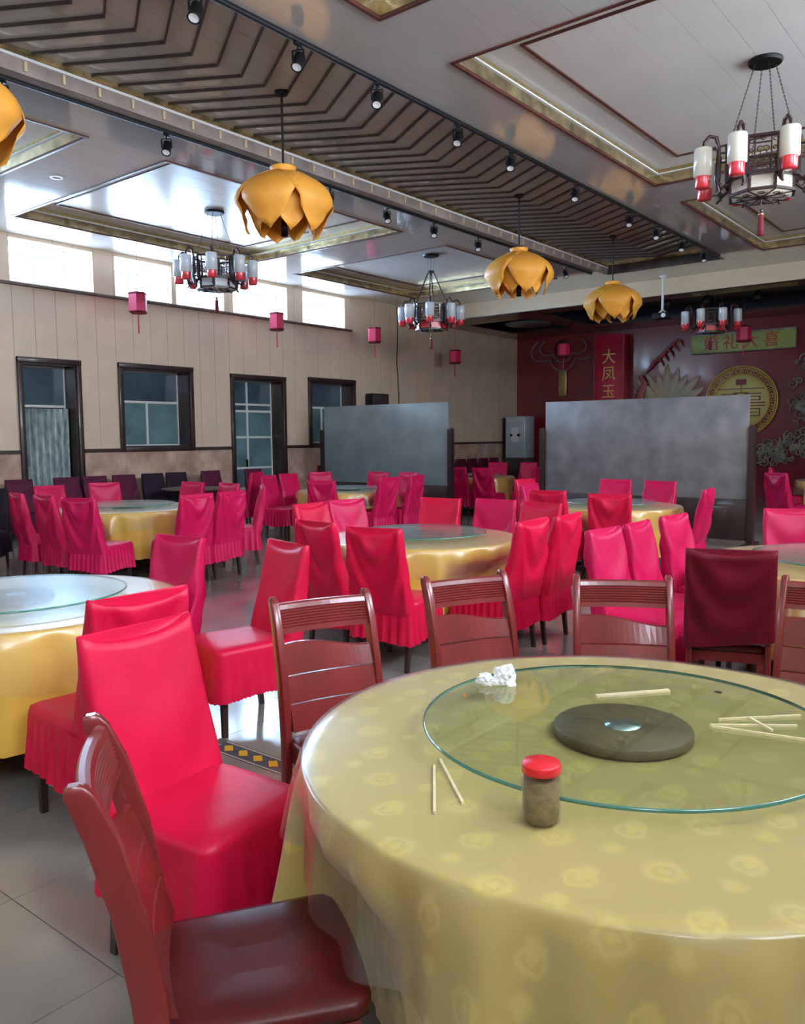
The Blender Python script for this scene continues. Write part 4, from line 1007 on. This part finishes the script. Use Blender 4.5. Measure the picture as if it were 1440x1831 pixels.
# ------------------------------------------------------------------ bare wooden chairs
def wood_parts():
    P = {}
    path = [(-.245, 0), (-.222, .2), (-.205, .42), (-.215, .56), (-.245, .74), (-.29, .90), (-.325, .985)]
    hw = [.020, .024, .031, .034, .033, .032, .028]
    rings = []
    for (y_, z_), h_ in zip(path, hw): rings.append([(-.0155, y_-h_, z_), (.0155, y_-h_, z_), (.0155, y_+h_, z_), (-.0155, y_+h_, z_)])
    # rounded end
    rings.append([(-.0145, -.352, 1.0), (.0145, -.352, 1.0), (.0145, -.312, 1.004), (-.0145, -.312, 1.004)])
    rings.append([(-.010, -.345, 1.008), (.010, -.345, 1.008), (.010, -.325, 1.010), (-.010, -.325, 1.010)])
    bm = bmesh.new(); 
    mb = MB().loft(rings, smooth=True)
    me = mb.mesh('rear_post', K['cherry']); bm.from_mesh(me)
    es = [e for e in bm.edges if abs((e.verts[0].co-e.verts[1].co).normalized().z) > .3]
    bmesh.ops.bevel(bm, geom=es, offset=.005, segments=2, profile=.5, affect='EDGES'); bm.to_mesh(me); bm.free()
    for p in me.polygons: p.use_smooth = True
    P['rear_post'] = me
    def sweep(prof, hx=.19, sag=.016, n=10, wav=None):
        rings = []
        for i in range(n+1):
            q = i/n*2-1; yo = -sag*(1-q*q); rings.append([(q*hx, y_+yo, z_+(wav(q) if wav and k in wav_idx else 0)) for k, (y_, z_) in enumerate(prof)])
        return rings
    wav_idx = ()
    # crest rail with grooves on the sitter's side
    front = []; z0, z1 = .868, .985
    yb = lambda z: -.245-(z-.74)*.30
    zs = z0; front.append((yb(z0)+.013, z0))
    for k in range(7):
        za = z0+.020+k*.011; front += [(yb(za)+.014, za), (yb(za)+.009, za+.003), (yb(za)+.009, za+.005), (yb(za)+.014, za+.008)]
    front += [(yb(z1-.006)+.014, z1-.006), (yb(z1)+.006, z1), (yb(z1)-.006, z1), (yb(z1-.006)-.013, z1-.006), (yb(z0)-.012, z0)]
    P['crest_rail'] = MB().loft(sweep(front), smooth=False).mesh('crest_rail', K['cherry'])
    zz = [(.50, .600), (.606, .706), (.712, .815)]
    P['slat'] = []
    for k, (a, b) in enumerate(zz):
        prof = [(yb(a)+.012, a), (yb(b-.003)+.012, b-.003), (yb(b)+.008, b), (yb(b)-.008, b), (yb(a)-.012, a)]
        if k == 2:
            wav_idx = (1, 2, 3); rg = sweep(prof, n=16, wav=lambda q: .022*math.sin(q*1.9+.25)-.004)
        else:
            wav_idx = (); rg = sweep(prof)
        P['slat'].append(MB().loft(rg, smooth=False).mesh('slat', K['cherry']))
    rows = []
    for z, g in ((.430, -.02), (.440, 0), (.462, 0), (.474, -.008), (.480, -.03), (.478, -.10), (.474, -.16)):
        rows.append([(p[0]*(1+.10*(p[1]+.2)/.45), p[1]+(.02*math.cos(p[0]*6) if p[1] > .1 else 0), z) for p in rrect(-.205-g, .205+g, -.205-g, .225+g, max(.01, .04+g*.4), 56)])
    P['seat'] = MB().loft(rows).mesh('seat', K['seatwood'])
    P['apron'] = MB().box(-.185, .185, .175, .195, .375, .432).box(-.185, .185, -.2, -.18, .375, .432).box(-.195, -.175, -.2, .19, .375, .432).box(.175, .195, -.2, .19, .375, .432).mesh('apron', K['cherry'])
    P['leg'] = MB().loft([[(-b, -b, z), (b, -b, z), (b, b, z), (-b, b, z)] for b, z in ((.014, 0), (.02, .3), (.021, .43))], smooth=False).mesh('leg', K['cherry'])
    P['stretcher'] = MB().box(-.009, .009, -.205, .185, .17, .20).mesh('stretcher', K['cherry'])
    return P
WP = wood_parts()
def wooden(px, py, face, label, cover=False):
    f_ = rad(face); ox, oy = px+.325*math.cos(f_), py+.325*math.sin(f_)
    r = thing('wooden_chair', label, 'chair', (ox, oy, 0), f_-PI/2, 'bare red-brown wooden dining chairs' if not cover else None)
    for sx in (-1, 1):
        link('rear_post', WP['rear_post'], r, (sx*.205, 0, 0)); link('leg', WP['leg'], r, (sx*.19, .185, 0)); link('stretcher', WP['stretcher'], r, (sx*.19, 0, 0))
    link('crest_rail', WP['crest_rail'], r)
    for s_ in WP['slat']: link('slat', s_, r)
    link('seat', WP['seat'], r); link('apron', WP['apron'], r)
    r.scale = (.97, .97, .972)
    if cover:
        rows = []; J, n = 18, 64
        for j in range(J+1):
            t = j/J; z = .485+t*.52; cy = -.218-.118*t; w_ = .236-.004*t; d_ = .048-.010*t; row = []
            for (x_, y_, nx, ny) in rrect(-w_, w_, cy-d_, cy+d_, .022, n):
                q = x_/w_; zz = z+t**4*(.030*q*q-.012)+(1-t)**3*(.03*q)
                if ny < -.3:
                    u = 10*(z-.5)-3.0*(q-.1)**2; y_ += -.014*math.sin(u*2.3+.4)*(t**.4)*(1-t**8)-.008
                row.append((x_, y_, zz))
            rows.append(row)
        for s_, dz in ((.7, .004), (.2, .006)): rows.append([(p[0], -.336+(p[1]+.336)*s_, p[2]+dz) for p in rows[J]])
        tag(MB().loft(rows).build('backrest_cover', K['maroon'], r), 'dark maroon velvet half cover')
    return r
for a in WO: wooden(*a)

# ------------------------------------------------------------------ things on the near table
ZG = .8075; ZT1 = .7605
jr = thing('spice_jar', 'round glass jar of brown spice powder with a red lid on the golden cloth', 'jar', (-.848, 1.537, ZT1))
MB().lathe([(.036, 0), (.042, .006), (.043, .02), (.043, .10), (.040, .112), (.037, .118)], 40, cap=False).build('glass', K['jarglass'], jr)
MB().lathe([(.0, .005), (.037, .006), (.040, .02), (.040, .098), (.0, .101)], 36, cap=False).build('powder', K['powder'], jr)
ld = []
for k, (r_, z_) in enumerate([(.040, .112), (.0425, .114), (.0425, .130), (.040, .1345), (.0, .1345)]): ld.append((r_, z_))
MB().lathe(ld, 40, cap=False).build('lid', K['lid'], jr)
def crumple(seed, s_):
    bm = bmesh.new(); bmesh.ops.create_icosphere(bm, subdivisions=4, radius=1)
    for v in bm.verts:
        p = v.co.copy(); n_ = noise.noise(p*1.6+Vector((seed, 0, 0)))*.55+noise.noise(p*3.4+Vector((0, seed, 0)))*.26+abs(noise.noise(p*5+Vector((seed, seed, 0))))*.10
        v.co = p*(1+n_); v.co.x *= s_[0]; v.co.y *= s_[1]; v.co.z = max(v.co.z*s_[2], -s_[2]*.55)+s_[2]*.55
    bm.verts.index_update(); r_ = ([v.co[:] for v in bm.verts], [tuple(v.index for v in f.verts) for f in bm.faces]); bm.free(); return r_
ts = thing('crumpled_tissue', 'crumpled white tissue lying on the far left of the glass turntable', 'tissue', (-1.375, 2.21, ZG))
MB().add(*crumple(3.1, (.040, .032, .036)), False).xf(Matrix.Translation((.012, .012, 0))).build('tissue_wad', K['tissue'], ts)
MB().add(*crumple(8.4, (.034, .022, .020)), False).xf(Matrix.Translation((-.030, -.026, 0))).build('tissue_wad', K['tissue'], ts)
def stick(p, q, z, label, z2=None, r_=.0032):
    p = Vector((*p, z+r_)); q = Vector((*q, (z2 or z)+r_)); o = MB().bar((0, 0, 0), q-p, r_*2.2, r_*1.9).build('chopstick', K['bamboo'], None, p)
    tag(o, label, 'chopstick', 'disposable chopsticks')
stick((-1.061, 2.265), (-.907, 2.452), ZG, 'pale chopstick of the joined pair behind the turntable hub, nearer one')
stick((-1.069, 2.273), (-.915, 2.460), ZG, 'pale chopstick of the joined pair behind the turntable hub, farther one')
stick((-.706, 2.280), (-.534, 2.451), ZG, 'pale chopstick on the right of the glass, the topmost of the fan')
stick((-.709, 2.222), (-.522, 2.358), ZG, 'pale chopstick on the right of the glass, the middle of the fan')
stick((-.700, 2.215), (-.470, 2.262), ZG, 'pale chopstick on the right of the glass, the lowest of the fan')
stick((-.640, 2.330), (-.560, 2.262), ZG+.006, 'short pale stick lying across the fan of chopsticks on the right')
stick((-1.210, 1.635), (-1.053, 1.423), ZT1, 'pale chopstick on the cloth left of the jar, the left one', r_=.003)
stick((-1.222, 1.677), (-1.030, 1.501), ZT1, 'pale chopstick on the cloth left of the jar, the right one', r_=.003)
tag(MB().add(*crumple(2.2, (.010, .008, .003)), False).build('food_scrap', K['speck'], None, (-.787, 2.534, ZG)), 'dark brown scrap on the glass behind the chopsticks', 'scrap')
tag(MB().add(*crumple(5.2, (.004, .004, .004)), False).build('food_scrap', K['carrot'], None, (-1.392, 2.04, ZG)), 'tiny orange scrap on the left of the glass', 'scrap')
tag(MB().add(*crumple(6.2, (.006, .004, .002)), False).build('food_scrap', K['speck'], None, (-1.02, 1.80, ZT1)), 'tiny brown crumb on the cloth above the jar', 'scrap')
# pale crumpled piece on the floor under the left table
tag(MB().add(*crumple(9.2, (.06, .045, .025)), False).build('crumpled_tissue', K['tissue'], None, (-3.58, 1.90, 0)), 'crumpled pale piece on the floor beside the left chair leg', 'tissue')
